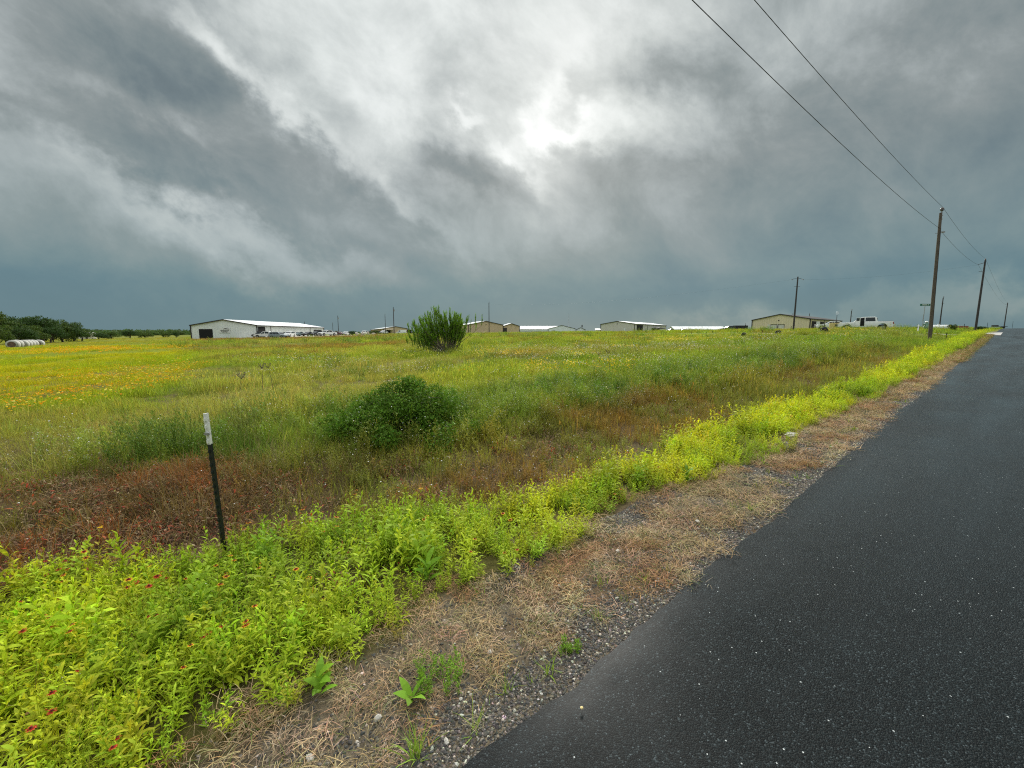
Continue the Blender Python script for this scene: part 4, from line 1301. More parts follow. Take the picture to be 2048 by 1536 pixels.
# long low white-roofed building
xA, yA = spot(1349, 290)
t = empty('long_building', 'long low building with white roof between the grey shed and black trailer', 'building', (xA, yA, on(xA, yA)), 0)
m = MB(); m.box((18.5, 6, 1.4), (37, 12, 2.8)); m.prism([(0, 2.8), (12, 2.8), (6, 4.9)], .02, 36.98, axis='x'); m.build('wall', M_GWALL, t)
m = MB(); m.prism([(-.4, 2.75), (6, 5.0), (12.4, 2.75), (12.4, 2.9), (6, 5.15), (-.4, 2.9)], -.4, 37.4, axis='x'); m.build('roof', M_WROOF, t)
for q in (9, 16, 24, 31): m = MB(); m.box((q, -.05, 1.4), (2.6, .08, 1.8)); m.build('window', M_WHITE, t)

# right tan shed
t, W_, L_ = shed('metal_shed', 'large yellowish tan metal shed behind the double-armed pole, far right', 1502.5, 150, -52, 1618, 1680, 4.15, 5.95, M_TWALL2, M_DARKM, M_DARKM)
panel(t, 'wall_light', 'front', W_ * .48, .4, .35, 3.7, M_DARKM)
for q in (.10, .34): panel(t, 'doorway', 'right', L_ * q, L_ * .12, 3.3, .1, M_SHADEBLK, W_)
panel(t, 'door_panel', 'right', L_ * .22, L_ * .10, 3.3, .1, M_WHITE, W_)
m = MB()
for row in range(5): m.box((W_ + .1, L_ * .52, 3.3 - row * .42), (.05, L_ * (.12 - .012 * (row % 3)), .17))
m.build('lettering', M_DARKM, t)
for q in (.74, .90): panel(t, 'window', 'right', L_ * q, L_ * .09, 1.3, 1.6, M_SHADEBLK, W_)
panel(t, 'door', 'right', L_ * .82, L_ * .05, 1.9, .3, M_WHITE, W_)
panel(t, 'wainscot', 'right', L_ * .5, L_ * .3, 1.0, .05, M_CONC, W_, out=.06)
# things standing in front of it
M_RUSTW = plain('chalky_rusted_white', (.62, .62, .60), .6, var=.1, scale=2, dirt=(.20, .10, .05))
for px, d, lab in ((1536, 132, 'left of the two rusty white open-top skips before the right tan shed'), (1550.5, 132, 'right of the two rusty white open-top skips before the right tan shed')):
    x, y = spot(px, d); t = empty('waste_skip', lab, 'skip', (x, y, on(x, y) + .1), 0, 'rusty white skips')
    m = MB(); m.box((1.1, 0, 1.0), (2.1, 1.6, .1)); m.box((1.1, -.8, .95), (2.1, .06, 1.8)); m.box((1.1, .8, .95), (2.1, .06, 1.8)); m.box((.08, 0, .95), (.06, 1.54, 1.8)); m.box((2.12, 0, .95), (.06, 1.54, 1.8)); m.build('body', M_RUSTW, t)
    m = MB(); m.box((1.1, -.87, 1.85), (2.2, .1, .1)); m.box((.08, -.87, .95), (.1, .1, 1.8)); m.box((2.12, -.87, .95), (.1, .1, 1.8)); m.build('frame', M_DARKM, t)
x, y = spot(1521, 128); t = empty('storage_bin', 'low greenish storage bin left of the rusty white skips', 'bin', (x, y, on(x, y) + .1))
m = MB(); m.box((.9, 0, .45), (1.9, 1.0, .7)); m.build('body', plain('dull_green', (.16, .22, .10), .7), t, bevel=.05); m = MB(); m.box((.9, 0, .84), (2.0, 1.1, .08)); m.build('lid', M_GWALL, t)

# black dump trailer and tractor unit
M_BLK = plain('black_paint', (.022, .02, .026), .45)
x, y = spot(1467, 150); t = empty('dump_trailer', 'black high-sided dump trailer left of the right tan shed', 'trailer', (x, y, on(x, y)))
m = MB(); m.box((2.3, 0, 1.35), (4.5, 2.2, 1.5)); m.build('bed', M_BLK, t)
m = MB()
for k in range(6): m.box((.3 + k * .8, -1.14, 1.35), (.1, .08, 1.5))
m.build('rib', M_BLK, t)
for k in (1.6, 2.6): m = MB(); m.tube([(k, -1.1, .42), (k, -.8, .42)], .42, 12); m.build('wheel', M_TYRE, t)


# ------------------------------------------------------------------ vehicles (front towards -x)
def arch_poly(x0, x1, zb, wheels, r, top):
    """side outline: sill with wheel arches, then the upper outline (right to left)"""
    pts = [(x0, zb)]
    for wx in wheels:
        for k in range(9):
            a = math.pi - math.pi * k / 8
            pts.append((wx + r * math.cos(a), zb + max(0, r * math.sin(a) * 1.0)))
    pts.append((x1, zb))
    return pts + top


def body_shell(poly, hw, flare=.06, zmid=.75):
    m = MB(); n = len(poly)
    rings = []
    vs = []
    for sgn, k in ((-1, 1.0), (-1, .90), (1, .90), (1, 1.0)):
        pass
    f = lambda z: hw - flare * ((z - zmid) / .6) ** 2
    vs = [(a, -f(b), b) for a, b in poly] + [(a, f(b), b) for a, b in poly]
    fs = [tuple(range(n)), tuple(range(2 * n - 1, n - 1, -1))] + [(i, n + i, n + (i + 1) % n, (i + 1) % n) for i in range(n)]
    m.add(vs, fs); return m


def cabin(poly, hb, ht, zb, zt):
    f = lambda z: hb + (ht - hb) * (z - zb) / (zt - zb)
    n = len(poly); m = MB()
    vs = [(a, -f(b), b) for a, b in poly] + [(a, f(b), b) for a, b in poly]
    fs = [tuple(range(n)), tuple(range(2 * n - 1, n - 1, -1))] + [(i, n + i, n + (i + 1) % n, (i + 1) % n) for i in range(n)]
    m.add(vs, fs); return m, f


def side_window(t, pts, f, off=.012, mat=None):
    for sgn in (-1, 1):
        m = MB(); vs = [(a, sgn * (f(b) + off), b) for a, b in pts] + [(a, sgn * (f(b) - .03), b) for a, b in pts]; n = len(pts)
        m.add(vs, [tuple(range(n)), tuple(range(2 * n - 1, n - 1, -1))] + [(i, n + i, n + (i + 1) % n, (i + 1) % n) for i in range(n)])
        m.build('window', mat or M_GLASS, t)


def vehicle(kind, label, loc, rotz, paint, group=None, open_door=False, detail=True):
    cat = {'pickup': 'pickup truck', 'suv': 'suv', 'sedan': 'car', 'van': 'van'}[kind]
    t = empty({'pickup': 'pickup_truck', 'suv': 'parked_suv', 'sedan': 'parked_car', 'van': 'parked_van'}[kind], label, cat, loc, rotz, group)
    if kind == 'pickup':
        Lh = 2.95; wh = (-1.95, 1.85); r = .42; hw = 1.0
        top = [(2.95, .62), (2.95, 1.22), (1.28, 1.25), (-1.2, 1.22), (-1.4, 1.20), (-2.55, 1.10), (-2.88, .98), (-2.95, .62)]
        b = body_shell(arch_poly(-2.9, 2.92, .48, wh, .50, top), hw)
        cab = [(-1.32, 1.18), (-.58, 1.80), (-.30, 1.90), (1.0, 1.90), (1.2, 1.82), (1.32, 1.22)]; zt = 1.9
        wins = [[(-.96, 1.28), (-.48, 1.74), (-.08, 1.80), (-.08, 1.28)], [(.04, 1.28), (.04, 1.80), (1.02, 1.80), (1.10, 1.28)]]
    elif kind == 'suv':
        wh = (-1.5, 1.45); r = .38; hw = .95
        top = [(2.4, .60), (2.42, 1.05), (-1.0, 1.05), (-2.15, .98), (-2.42, .80), (-2.42, .5)]
        b = body_shell(arch_poly(-2.4, 2.4, .36, wh, .44, top), hw)
        cab = [(-1.15, 1.02), (-.35, 1.62), (0, 1.70), (1.95, 1.68), (2.2, 1.55), (2.40, 1.04)]; zt = 1.7
        wins = [[(-.80, 1.10), (-.25, 1.56), (.15, 1.60), (.15, 1.10)], [(.24, 1.10), (.24, 1.60), (1.1, 1.60), (1.1, 1.10)], [(1.2, 1.10), (1.2, 1.59), (1.85, 1.57), (2.12, 1.12)]]
    elif kind == 'van':
        wh = (-1.6, 1.6); r = .36; hw = .98
        top = [(2.6, .6), (2.6, 1.1), (-1.6, 1.1), (-2.35, 1.0), (-2.55, .7), (-2.55, .5)]
        b = body_shell(arch_poly(-2.5, 2.58, .36, wh, .42, top), hw)
        cab = [(-1.9, 1.08), (-1.1, 2.0), (-.8, 2.15), (2.5, 2.15), (2.6, 2.0), (2.6, 1.08)]; zt = 2.15
        wins = [[(-1.45, 1.2), (-.95, 1.85), (-.4, 1.9), (-.4, 1.2)]]
    else:
        wh = (-1.45, 1.35); r = .33; hw = .90
        top = [(2.3, .55), (2.3, .88), (1.7, .97), (-.95, .95), (-2.0, .82), (-2.35, .62), (-2.35, .45)]
        b = body_shell(arch_poly(-2.33, 2.28, .30, wh, .38, top), hw)
        cab = [(-1.05, .92), (-.25, 1.38), (.1, 1.45), (.9, 1.43), (1.75, .96)]; zt = 1.45
        wins = [[(-.72, 1.0), (-.2, 1.32), (.25, 1.37), (.25, 1.0)], [(.33, 1.0), (.33, 1.37), (.85, 1.35), (1.35, 1.0)]]
    b.build('body', paint, t, bevel=.035 if detail else 0, smooth=False)
    zb = min(p[1] for p in cab)
    m, f = cabin(cab, hw * .94, hw * .80, zb, zt)
    m.build('cab', paint, t, bevel=.03 if detail else 0)
    for k, w in enumerate(wins):
        side_window(t, w, f)
    # windscreen and rear window
    (xa, za), (xb, zb2) = cab[0], cab[1]
    m = MB(); nrm = Vector((zb2 - za, 0, -(xb - xa))).normalized() * -1
    a = Vector((xa + (xb - xa) * .12, 0, za + (zb2 - za) * .12)) + nrm * .012; c = Vector((xa + (xb - xa) * .92, 0, za + (zb2 - za) * .92)) + nrm * .012
    vs = [(a.x, -f(a.z) * .92, a.z), (a.x, f(a.z) * .92, a.z), (c.x, f(c.z) * .90, c.z), (c.x, -f(c.z) * .90, c.z)]
    vs += [(q[0] - nrm.x * .03, q[1], q[2] - nrm.z * .03) for q in vs]
    m.add(vs, [(0, 1, 2, 3), (7, 6, 5, 4), (0, 4, 5, 1), (1, 5, 6, 2), (2, 6, 7, 3), (3, 7, 4, 0)]); m.build('windscreen', M_GLASS, t)
    (xa, za), (xb, zb2) = cab[-1], cab[-2]
    m = MB(); m.box(((xa + xb) / 2 + .03, 0, (za + zb2) / 2 + .02), (.05, 1.25, (zb2 - za) * .6), None); m.build('rear_window', M_GLASS, t)
    for wx in wh:
        for sgn in (-1, 1):
            m = MB(); y0 = sgn * (hw - .02); y1 = sgn * (hw - .26)
            m.tube([(wx, y0 - sgn * .03, r), (wx, y0, r), (wx, y1, r)], [r * .92, r, r], 16); w_ = m.build('wheel', M_TYRE, t)
            m = MB(); m.tube([(wx, y0 + sgn * .012, r), (wx, y0 - sgn * .05, r)], r * .60, 12); m.build('rim', M_RIM, w_)
    x1 = max(p[0] for p in top); x0 = min(p[0] for p in top)
    for sgn in (-1, 1):
        m = MB(); m.box((x0 + .06, sgn * (hw - .2), .80 if kind != 'pickup' else .92), (.16, .30, .15)); m.build('headlight', M_LAMP, t)
        m = MB(); m.box((x1 - .02, sgn * (hw - .11), .85 if kind != 'pickup' else 1.02), (.10, .18, .30)); m.build('tail_light', M_RED, t)
    m = MB(); m.box((x0 + .02, 0, .62 if kind != 'pickup' else .86), (.08, 1.1, .22)); m.build('grille', M_DARKM, t)
    m = MB(); m.box((x0 - .02, 0, .45 if kind != 'pickup' else .60), (.16, hw * 1.86, .16)); m.box((x1 + .02, 0, .48 if kind != 'pickup' else .62), (.14, hw * 1.86, .16)); m.build('bumper', M_RIM if kind == 'pickup' else M_DARKM, t)
    if kind == 'pickup':
        m = MB()
        m.box((2.12, 0, 1.262), (1.45, 1.66, .03)); m.build('bed_liner', M_DARKM, t)
        for sgn in (-1, 1):
            m = MB(); m.box((-.85, sgn * 1.12, 1.34), (.14, .22, .2)); m.build('wing_mirror', M_DARKM, t)
    if open_door:
        m = MB(); m.box((-.56, -.985, 1.0), (.98, .06, .72)); m.box((-.36, -.87, 1.52), (.56, .08, .42)); m.build('door_opening', M_SHADEBLK, t)  # near-black boxes painted in for the shaded cab inside
        M = Matrix.Translation((-1.06, -1.02, 0)) @ Matrix.Rotation(R(-62), 4, 'Z')
        m = MB(); m.box((.5, 0, .92), (1.0, .09, .80), M); m.box((.98, 0, 1.52), (.06, .05, .46), M); m.box((.62, 0, 1.76), (.75, .05, .05), M)
        d = m.build('door', paint, t); m = MB(); m.box((.60, 0, 1.52), (.66, .03, .42), M); m.build('window', M_GLASS, d)
    return t


# white pickup by the side street, driver's door open
x, y = 50.2, 57.6
vehicle('pickup', 'white crew-cab pickup with an open front door parked beyond the grassy bank', (x, y, on(x, y) + .10), R(-38), M_WHITE, open_door=True)
x, y = 48.6, 60.5
xx2, yy2 = spot(1660, 74); vehicle('sedan', 'low white car nose-down beyond the bank left of the open-door pickup', (xx2, yy2, on(xx2, yy2) + .25), R(-30), M_WHITE)
x, y = spot(1668, 66)
t = empty('generator_box', 'pale yellow machine cabinet just in front of the white pickup', 'cabinet', (x, y, on(x, y) + .3), R(-35))
m = MB(); m.box((0, 0, .55), (1.5, .8, 1.0)); m.build('housing', plain('pale_yellow_paint', (.62, .50, .20), .5, dirt=(.3, .2, .1)), t, bevel=.04)
m = MB(); m.box((.2, -.42, .6), (.5, .05, .4)); m.build('vent_panel', M_DARKM, t); m = MB(); m.tube([(-.4, 0, 1.0), (-.4, 0, 1.25)], .04, 8); m.build('exhaust', M_STEEL, t)
x, y = spot(1670, 52)
t = empty('round_sign', 'small round sign on a thin post left of the white pickup', 'sign', (x, y, on(x, y)))
m = MB(); m.tube([(0, 0, 0), (0, 0, 2.25)], .03, 6); m.build('post', M_DARKM, t)
m = MB(); m.tube([(0, -.04, 2.4), (0, -.015, 2.4)], .22, 14); m.build('sign_plate', plain('faded_sign', (.50, .60, .66), .5), t)

# cars by the white shed
M_SILV = plain('silver_paint', (.30, .35, .37), .3, .3, var=.05); M_DGRY = plain('charcoal_paint', (.06, .065, .07), .3, .2); M_MAR = plain('maroon_paint', (.10, .03, .035), .35); M_TEAL = plain('pale_teal_paint', (.22, .30, .31), .35)
PK = 'vehicles parked beside the white shed'
for kind, px, d, rz, pm, lab in [
    ('suv', 558, 108, 172, M_SILV, 'silver station wagon side-on at the near corner of the white shed'),
    ('pickup', 532, 118, 10, M_WHITE, 'white pickup behind the silver wagon against the white shed'),
    ('pickup', 523, 124, 80, M_BLK, 'black pickup in the shade of the white shed corner'),
    ('suv', 579, 128, 95, M_WHITE, 'white car parked tail-on right of the silver wagon'),
    ('sedan', 598, 140, 80, M_TEAL, 'pale teal sedan parked near the middle of the long shed wall'),
    ('sedan', 616, 142, 85, M_DGRY, 'small dark grey car left of the open bay'),
    ('suv', 633, 144, 75, M_DGRY, 'larger charcoal car standing before the dark open bay'),
    ('pickup', 655, 132, 62, M_WHITE, 'white pickup facing the camera at the shed far end'),
    ('sedan', 669, 150, 75, M_MAR, 'maroon sedan right of the white pickup at the shed end'),
    ('sedan', 679, 155, 100, M_MAR, 'dark red sedan second right of the shed-end pickup'),
    ('sedan', 692, 158, 90, M_WHITE, 'first white sedan right of the two red cars'),
    ('suv', 729, 190, 95, M_WHITE, 'white car behind the heap of pale rubble'),
    ('suv', 736, 200, 90, M_DGRY, 'dark car just left of the small tan building'),
]:
    x, y = spot(px, d); vehicle(kind, lab, (x, y, on(x, y) + .12), R(rz), pm, PK, detail=False)
x, y = spot(768, 215); vehicle('pickup', 'white pickup parked in front of the small tan building', (x, y, on(x, y) + .3), R(80), M_WHITE, detail=False)
x, y = spot(803, 220); vehicle('van', 'white van under the right awning of the small tan building', (x, y, on(x, y) + .3), R(5), M_WHITE, detail=False)
x, y = spot(1341, 190); vehicle('sedan', 'dark teal saloon parked at the right end of the grey shed', (x, y, on(x, y) + .15), R(5), M_TEAL, detail=False)
x, y = spot(1365, 200); vehicle('sedan', 'black saloon parked in front of the long low white-roofed building', (x, y, on(x, y) + .15), R(5), M_BLK, detail=False)
x, y = spot(1457, 148); vehicle('pickup', 'black pickup hitched in front of the black dump trailer', (x, y, on(x, y)), R(0), M_BLK, detail=False)

# ------------------------------------------------------------------ roadside details near the junction
x, y = spot(1842.5, 52); z = on(x, y)
t = empty('street_sign', 'green street name sign on a tall thin post left of the nearest pole', 'street sign', (x, y, z))
m = MB(); m.tube([(0, 0, -.2), (0, 0, 3.25)], .035, 8); m.build('post', M_STEEL, t)
M_GRN = plain('sign_green', (.01, .13, .075), .4, var=.05)
m = MB(); m.box((0, -.02, 3.40), (1.3, .02, .26)); bl = m.build('sign_plate', M_GRN, t)
m = MB(); g_ = random.Random(8); q = -.42
while q < .40:
    wd = g_.uniform(.04, .07); m.box((q + wd / 2, -.036, 3.40), (wd, .008, g_.uniform(.09, .13))); q += wd + (.03 if g_.random() < .75 else .10)
m.build('lettering', M_WHITE, bl)
m = MB(); m.tube([(-.1, -.05, 2.2), (-.16, -.07, 1.6), (-.06, -.05, 1.2), (-.10, -.05, 2.2)], .015, 5); m.build('wire_loop', M_STEEL, t)
x, y = spot(1850, 56); z = on(x, y)
t = empty('fire_hydrant', 'green fire hydrant with white cap under the street name sign', 'fire hydrant', (x, y, z + .05))
M_HG = plain('hydrant_green', (.10, .20, .15), .5)
m = MB(); m.tube([(0, 0, 0), (0, 0, .55), (0, 0, .62), (0, 0, 1.0), (0, 0, 1.1)], [.34, .30, .22, .19, .12], 14); m.build('barrel', M_HG, t, smooth=True)
for sx in (-1, 1): m = MB(); m.tube([(sx * .18, 0, .8), (sx * .42, 0, .8)], [.10, .11], 10); m.build('outlet', M_HG, t)
m = MB(); m.tube([(0, 0, 1.1), (0, 0, 1.14), (0, 0, 1.24), (0, 0, 1.3)], [.16, .2, .15, .05], 12); m.build('cap', M_WHITE, t, smooth=True)
x, y = spot(1874, 64); z = on(x, y)
t = empty('propane_tank', 'long white propane tank behind the nearest pole', 'tank', (x, y, z - .22), R(-20))
m = MB(); n_ = 8
m.tube([(-1.75 + .0, 0, .62), (-1.7, 0, .62), (-1.55, 0, .62), (-1.3, 0, .62), (1.3, 0, .62), (1.55, 0, .62), (1.7, 0, .62), (1.75, 0, .62)], [.08, .22, .36, .42, .42, .36, .22, .08], 18); m.build('vessel', M_WHITE, t, smooth=True)
for sx in (-1, 1): m = MB(); m.box((sx, 0, .12), (.16, .7, .24)); m.build('cradle', M_STEEL, t)
m = MB(); m.tube([(0, 0, 1.02), (0, 0, 1.16)], .16, 12); m.build('valve_dome', M_WHITE, t)
for px, d, h_, lab, mm in ((1834.5, 44, .62, 'short white-topped pipe marker left of the nearest pole', M_WHITE), ):
    x, y = spot(px, d); t = empty('pipe_marker', lab, 'marker', (x, y, on(x, y) + .1))
    m = MB(); m.tube([(0, 0, 0), (0, 0, h_)], .05, 8); m.build('pipe', mm, t); m = MB(); m.tube([(0, 0, h_), (0, 0, h_ + .1)], [.07, .05], 8); m.build('cap', M_WHITE, t); m = MB(); m.box((-.1, 0, h_ * .7), (.5, .04, .05)); m.build('cross_bar', M_DARKM, t)
M_TP = plain('dark_green_steel', (.018, .024, .020), .55, .2, dirt=(.06, .03, .015))
for px, d, h_, lab in ((1893.5, 31.5, .42, 'short dark stake right of the nearest pole'), (1475, 50, .62, 'dark stake left of the middle black mound'), (1383, 52, .6, 'dark stake right of the leftmost black mound'), (1425, 52, .6, 'dark stake between the second and third black mounds'),
                       (1524, 48, .62, 'dark stake between the two middle black mounds'), (1581, 48, .85, 'dark stake below the double-armed pole'), (1647, 42, .95, 'dark stake rising behind the rightmost black mound'),
                       (1926, 62, .9, 'thin grey stake right of the white tank'), (1972, 95, 1.5, 'thin grey stake left of the farthest roadside pole'), (2022, 120, 2.2, 'thin grey stake right of the farthest roadside pole'), (1213, 60, .5, 'lone dark stake in front of the grey shed'), (1268, 58, .6, 'dark stake in front of the grey shed open bay')):
    x, y = spot(px, d); t = empty('fence_stake', lab, 'stake', (x, y, on(x, y) + .12), 0, 'stakes in the grass')
    m = MB(); m.box((0, 0, h_ / 2), (.05, .012, h_ + .1)); m.box((0, .025, h_ / 2), (.012, .045, h_ + .1)); m.build('stake', M_TP, t)
for px, d, w_, lab in ((1373, 44, .42, 'leftmost and smallest black mound in the grass'), (1466, 44, .38, 'third black mound from the left in the grass'), (1487.5, 42, .62, 'broad black mound right of the small third one'),
                       (1556, 41, .62, 'black mound below the right tan shed'), (1647, 37, .78, 'largest black mound, rightmost and nearest the pickup'), (1417, 46, .3, 'second and faintest black mound from the left')):
    x, y = spot(px, d)
    bm_ = bmesh.new(); bmesh.ops.create_icosphere(bm_, subdivisions=3, radius=1); g_ = random.Random(int(px))
    for q in bm_.verts:
        nz = fbm(q.co.x * 2 + px, q.co.y * 2 + q.co.z, .8, 9)
        q.co = Vector((q.co.x * w_ * .5, q.co.y * w_ * .45, max(-.05, q.co.z) * w_ * .62)) * float(.8 + .4 * nz)
    me = bpy.data.meshes.new('dark_mound'); bm_.to_mesh(me); bm_.free(); me.materials.append(M_SHADEBLK)
    o = bpy.data.objects.new('dark_mound', me); COL.objects.link(o); o.location = (x, y, on(x, y) + .18); setp(o, lab, 'mound', 'black mounds along the stake line')

# ------------------------------------------------------------------ T-post by the ditch
x, y = -2.235, 2.93; z = on(x, y)
M_TPW = plain('chipped_white_paint', (.74, .75, .72), .6, var=.08, scale=16, dirt=(.40, .38, .34))
zt = 1.02
t = empty('t_post', 'dark steel T-post with a chipped white top standing in the weeds', 'fence post', (x, y, z - .05), R(-14))
t.rotation_euler = (R(1.5), R(-1.0), R(-14))
hh = zt - z + .05
def tsec(m, z0, z1, k=0):
    m.box((0, -.004, (z0 + z1) / 2), (.027 + k, .006 + k, z1 - z0)); m.box((0, .010, (z0 + z1) / 2), (.006 + k, .020, z1 - z0))
m = MB(); tsec(m, -.2, hh - .235)
q = .12
while q < hh - .26: m.box((0, -.012, q), (.012, .010, .022)); q += .055
m.build('stem', M_TP, t)
m = MB(); tsec(m, hh - .235, hh, .001)
q = hh - .21
while q < hh - .02: m.box((0, -.012, q), (.012, .010, .022)); q += .055
m.build('painted_top', M_TPW, t)
m = MB(); m.box((.004, -.012, hh - .155), (.036, .018, .006)); m.box((.004, -.012, hh - .145), (.036, .018, .004)); m.tube([(.028, -.01, hh - .15), (.044, -.02, hh - .146)], .003, 5); m.build('wire_clip', M_STEEL, t)


# ------------------------------------------------------------------ hay bales
M_HAYW = plain('weathered_white_wrap', (.38, .38, .35), .75, var=.3, scale=1.6, dirt=(.12, .11, .09)); M_HAY = plain('old_hay', (.13, .085, .07), .95, var=.35, scale=4, bump=.03)
A_ = Vector((-77.6, 62.5)); dr = Vector((-.60, .80)).normalized()
for k in range(7):
    off = k * 1.5 + (1.0 if k >= 2 else 0) + (1.6 if k >= 6 else 0)
    p = A_ + dr * off
    t = empty('round_bale', ['round hay bale at the near end of the row, its dark face showing', 'second bale of the row, right behind the near end bale', 'third bale of the row, first after the dark gap', 'fourth bale of the row from the near end', 'fifth bale of the row from the near end', 'sixth bale of the row, before the gap of weeds', 'last bale at the far end, half hidden in weeds'][k], 'hay bale', (p.x, p.y, on(p.x, p.y) + .42), math.atan2(dr.y, dr.x), 'row of wrapped round bales')
    m = MB(); m.tube([(-.66, 0, 0), (-.60, 0, 0), (0, 0, 0), (.60, 0, 0), (.66, 0, 0)], [.44, .66, .70, .66, .44], 22, cap=False); m.build('wrap', M_HAYW, t, smooth=True)
    m = MB(); m.tube([(-.63, 0, 0), (-.60, 0, 0), (.60, 0, 0), (.63, 0, 0)], [.52, .64, .64, .52], 18); m.build('hay', M_HAY, t)


# ------------------------------------------------------------------ trees
M_BARK = plain('bark', (.10, .08, .06), .9, var=.3)
M_TREEL = foliage_mat('tree_leaves', inst=False, transl=.25, base=lin(72, 92, 40))
M_TREED = foliage_mat('dark_tree_leaves', inst=False, transl=.25, base=lin(56, 80, 40))


def leaf_mesh(name, centers, rads, n, size, mat, seed, squash=.8, hollow=.5):
    g = np.random.default_rng(seed); centers = np.array(centers, float); rads = np.array(rads, float)
    w = rads ** 2; idx = g.choice(len(centers), n, p=w / w.sum())
    d = g.normal(size=(n, 3)); d /= np.linalg.norm(d, axis=1)[:, None]
    rr_ = rads[idx] * (hollow + (1 - hollow) * g.random(n) ** .5) * g.normal(1, .08, n)
    c = centers[idx] + d * rr_[:, None] * [1, 1, squash]
    a = g.normal(size=(n, 3)); a /= np.linalg.norm(a, axis=1)[:, None]
    b = np.cross(a, d + g.normal(0, .6, (n, 3))); b /= np.linalg.norm(b, axis=1)[:, None] + 1e-9
    s1 = size * g.uniform(.5, 1.3, n)[:, None]
    V = np.stack([c - a * s1, c - b * s1 * .45, c + a * s1, c + b * s1 * .45], 1).reshape(-1, 3)
    me = bpy.data.meshes.new(name); me.vertices.add(4 * n); me.vertices.foreach_set('co', V.astype(np.float32).ravel())
    me.loops.add(4 * n); me.loops.foreach_set('vertex_index', np.arange(4 * n, dtype=np.int32))
    me.polygons.add(n); me.polygons.foreach_set('loop_start', np.arange(0, 4 * n, 4, dtype=np.int32)); me.update(calc_edges=True)
    k = g.uniform(.65, 1.35, n)[:, None] * g.normal(1, .06, (n, 3))
    col = np.repeat(np.concatenate([k, np.zeros((n, 1))], 1), 4, 0).astype(np.float32)
    at = me.attributes.new('pc', 'FLOAT_COLOR', 'POINT'); at.data.foreach_set('color', col.ravel())
    me.materials.append(mat); return me


def crown(seed, h, w, n, size, mat, name='crown', low=.12):
    g = random.Random(seed); C_ = []; Rr = []
    for k in range(17):
        a = g.uniform(0, 6.28); q = math.sqrt(g.random()) * w * .42; z = h * g.uniform(low + .12, .86)
        q *= (1 - .55 * max(0, (z / h - .5)) / .4 * .9)
        C_.append((q * math.cos(a), q * math.sin(a), z)); Rr.append(w * g.uniform(.11, .22))
    return leaf_mesh(name, C_, Rr, n, size, mat, seed)


def trunk_mb(seed, h, r):
    g = random.Random(seed); m = MB()
    m.tube([(0, 0, -.3), (g.uniform(-.1, .1), 0, h * .2), (g.uniform(-.3, .3), g.uniform(-.2, .2), h * .5), (g.uniform(-.4, .4), 0, h * .8)], [r, r * .8, r * .5, r * .15], 7)
    for k in range(6):
        a = g.uniform(0, 6.28); z0 = h * g.uniform(.15, .5); q = h * g.uniform(.2, .38)
        m.tube([(0, 0, z0), (q * .5 * math.cos(a), q * .5 * math.sin(a), z0 + q * .5), (q * math.cos(a), q * math.sin(a), z0 + q * .9)], [r * .4, r * .25, r * .08], 5)
    return m


CR = [crown(i, 1.0, 1.25, 5200, .030, M_TREEL if i % 2 else M_TREED, low=.02) for i in range(4)]
TK = [trunk_mb(i, 1.0, .05) for i in range(4)]
TKm = []
for k in range(4):
    o = TK[k].build('trunk', M_BARK); TKm.append(o.data); bpy.data.objects.remove(o)


def tree(name, label, x, y, h, wd, k, group, rz=None, z=None):
    t = empty(name, label, 'tree', (x, y, on(x, y) if z is None else z), 0, group)
    for nm, me in (('trunk', TKm[k % 4]), ('crown', CR[k % 4])):
        o = bpy.data.objects.new(nm, me); COL.objects.link(o); o.parent = t; o.scale = (wd / 1.25, wd / 1.25, h); o.rotation_euler = (0, 0, k * 1.7 if rz is None else rz)
    return t


TL = [(-75, 92, 8.2, 'tree outside the left edge of the grove'), (-20, 96, 7.6, 'tallest tree at the left end of the grove'), (18, 101, 6.9, 'second tree from the left in the grove'), (50, 108, 6.7, 'rounded tree behind the near hay bales'),
      (80, 106, 6.6, 'broad tree in the middle of the grove'), (106, 112, 6.2, 'tree right of the broad middle tree in the grove'), (128, 116, 5.6, 'tree third from the right end of the grove'), (147, 122, 5.5, 'upright tree second from the right end of the grove'), (161, 126, 3.8, 'low tree at the right end of the grove'),
      (-8, 84, 4.2, 'low bushy tree in front at the left edge'), (30, 92, 4.4, 'low bushy tree in front, behind the first bale'), (66, 97, 4.2, 'low dark tree in front, behind the middle bales'), (98, 103, 3.8, 'low dark tree in front, behind the last bale')]
for i, (px, d, h, lab) in enumerate(TL):
    x, y = spot(px, d); tree('broadleaf_tree', lab, x, y, h * 1.06, h * 1.25 + 1.2, i, 'trees of the left grove')
for i, (px, d, h, w, lab) in enumerate([(352, 190, 2.8, 3.4, 'lone dark bush standing in the distant field left of the white shed'), (331, 240, 3.0, 4.5, 'small bush left of the lone distant bush'), (199, 180, 3.2, 7, 'low thicket right of the grove'), (222, 205, 3.4, 8, 'middle low thicket in the distant field'), (258, 230, 4.6, 9, 'taller round thicket in the distant field'), (290, 250, 3.6, 9, 'rightmost low thicket in the distant field'),
                                      (706, 150, 1.9, 3.2, 'small bush beside the parked sedans'), (752, 158, 1.8, 4.4, 'bush in front of the small tan building')]):
    x, y = spot(px, d); tree('bush', lab, x, y, h, w, i, 'distant bushes')
x, y = spot(1903, 60); tree('bush', 'small dark bush right of the white tank', x, y, 1.0, 1.5, 1, None)
x, y = spot(1960, 62); tree('bush', 'low bush right of the second roadside pole', x, y, .7, 1.5, 2, None)
x, y = spot(1918, 66); t = empty('pipe_stack', 'low red-brown stack of pipes right of the white tank', 'pipes', (x, y, on(x, y) + .12), R(-15))
M_RB = plain('rusty_steel', (.20, .07, .04), .8, var=.3, scale=3)
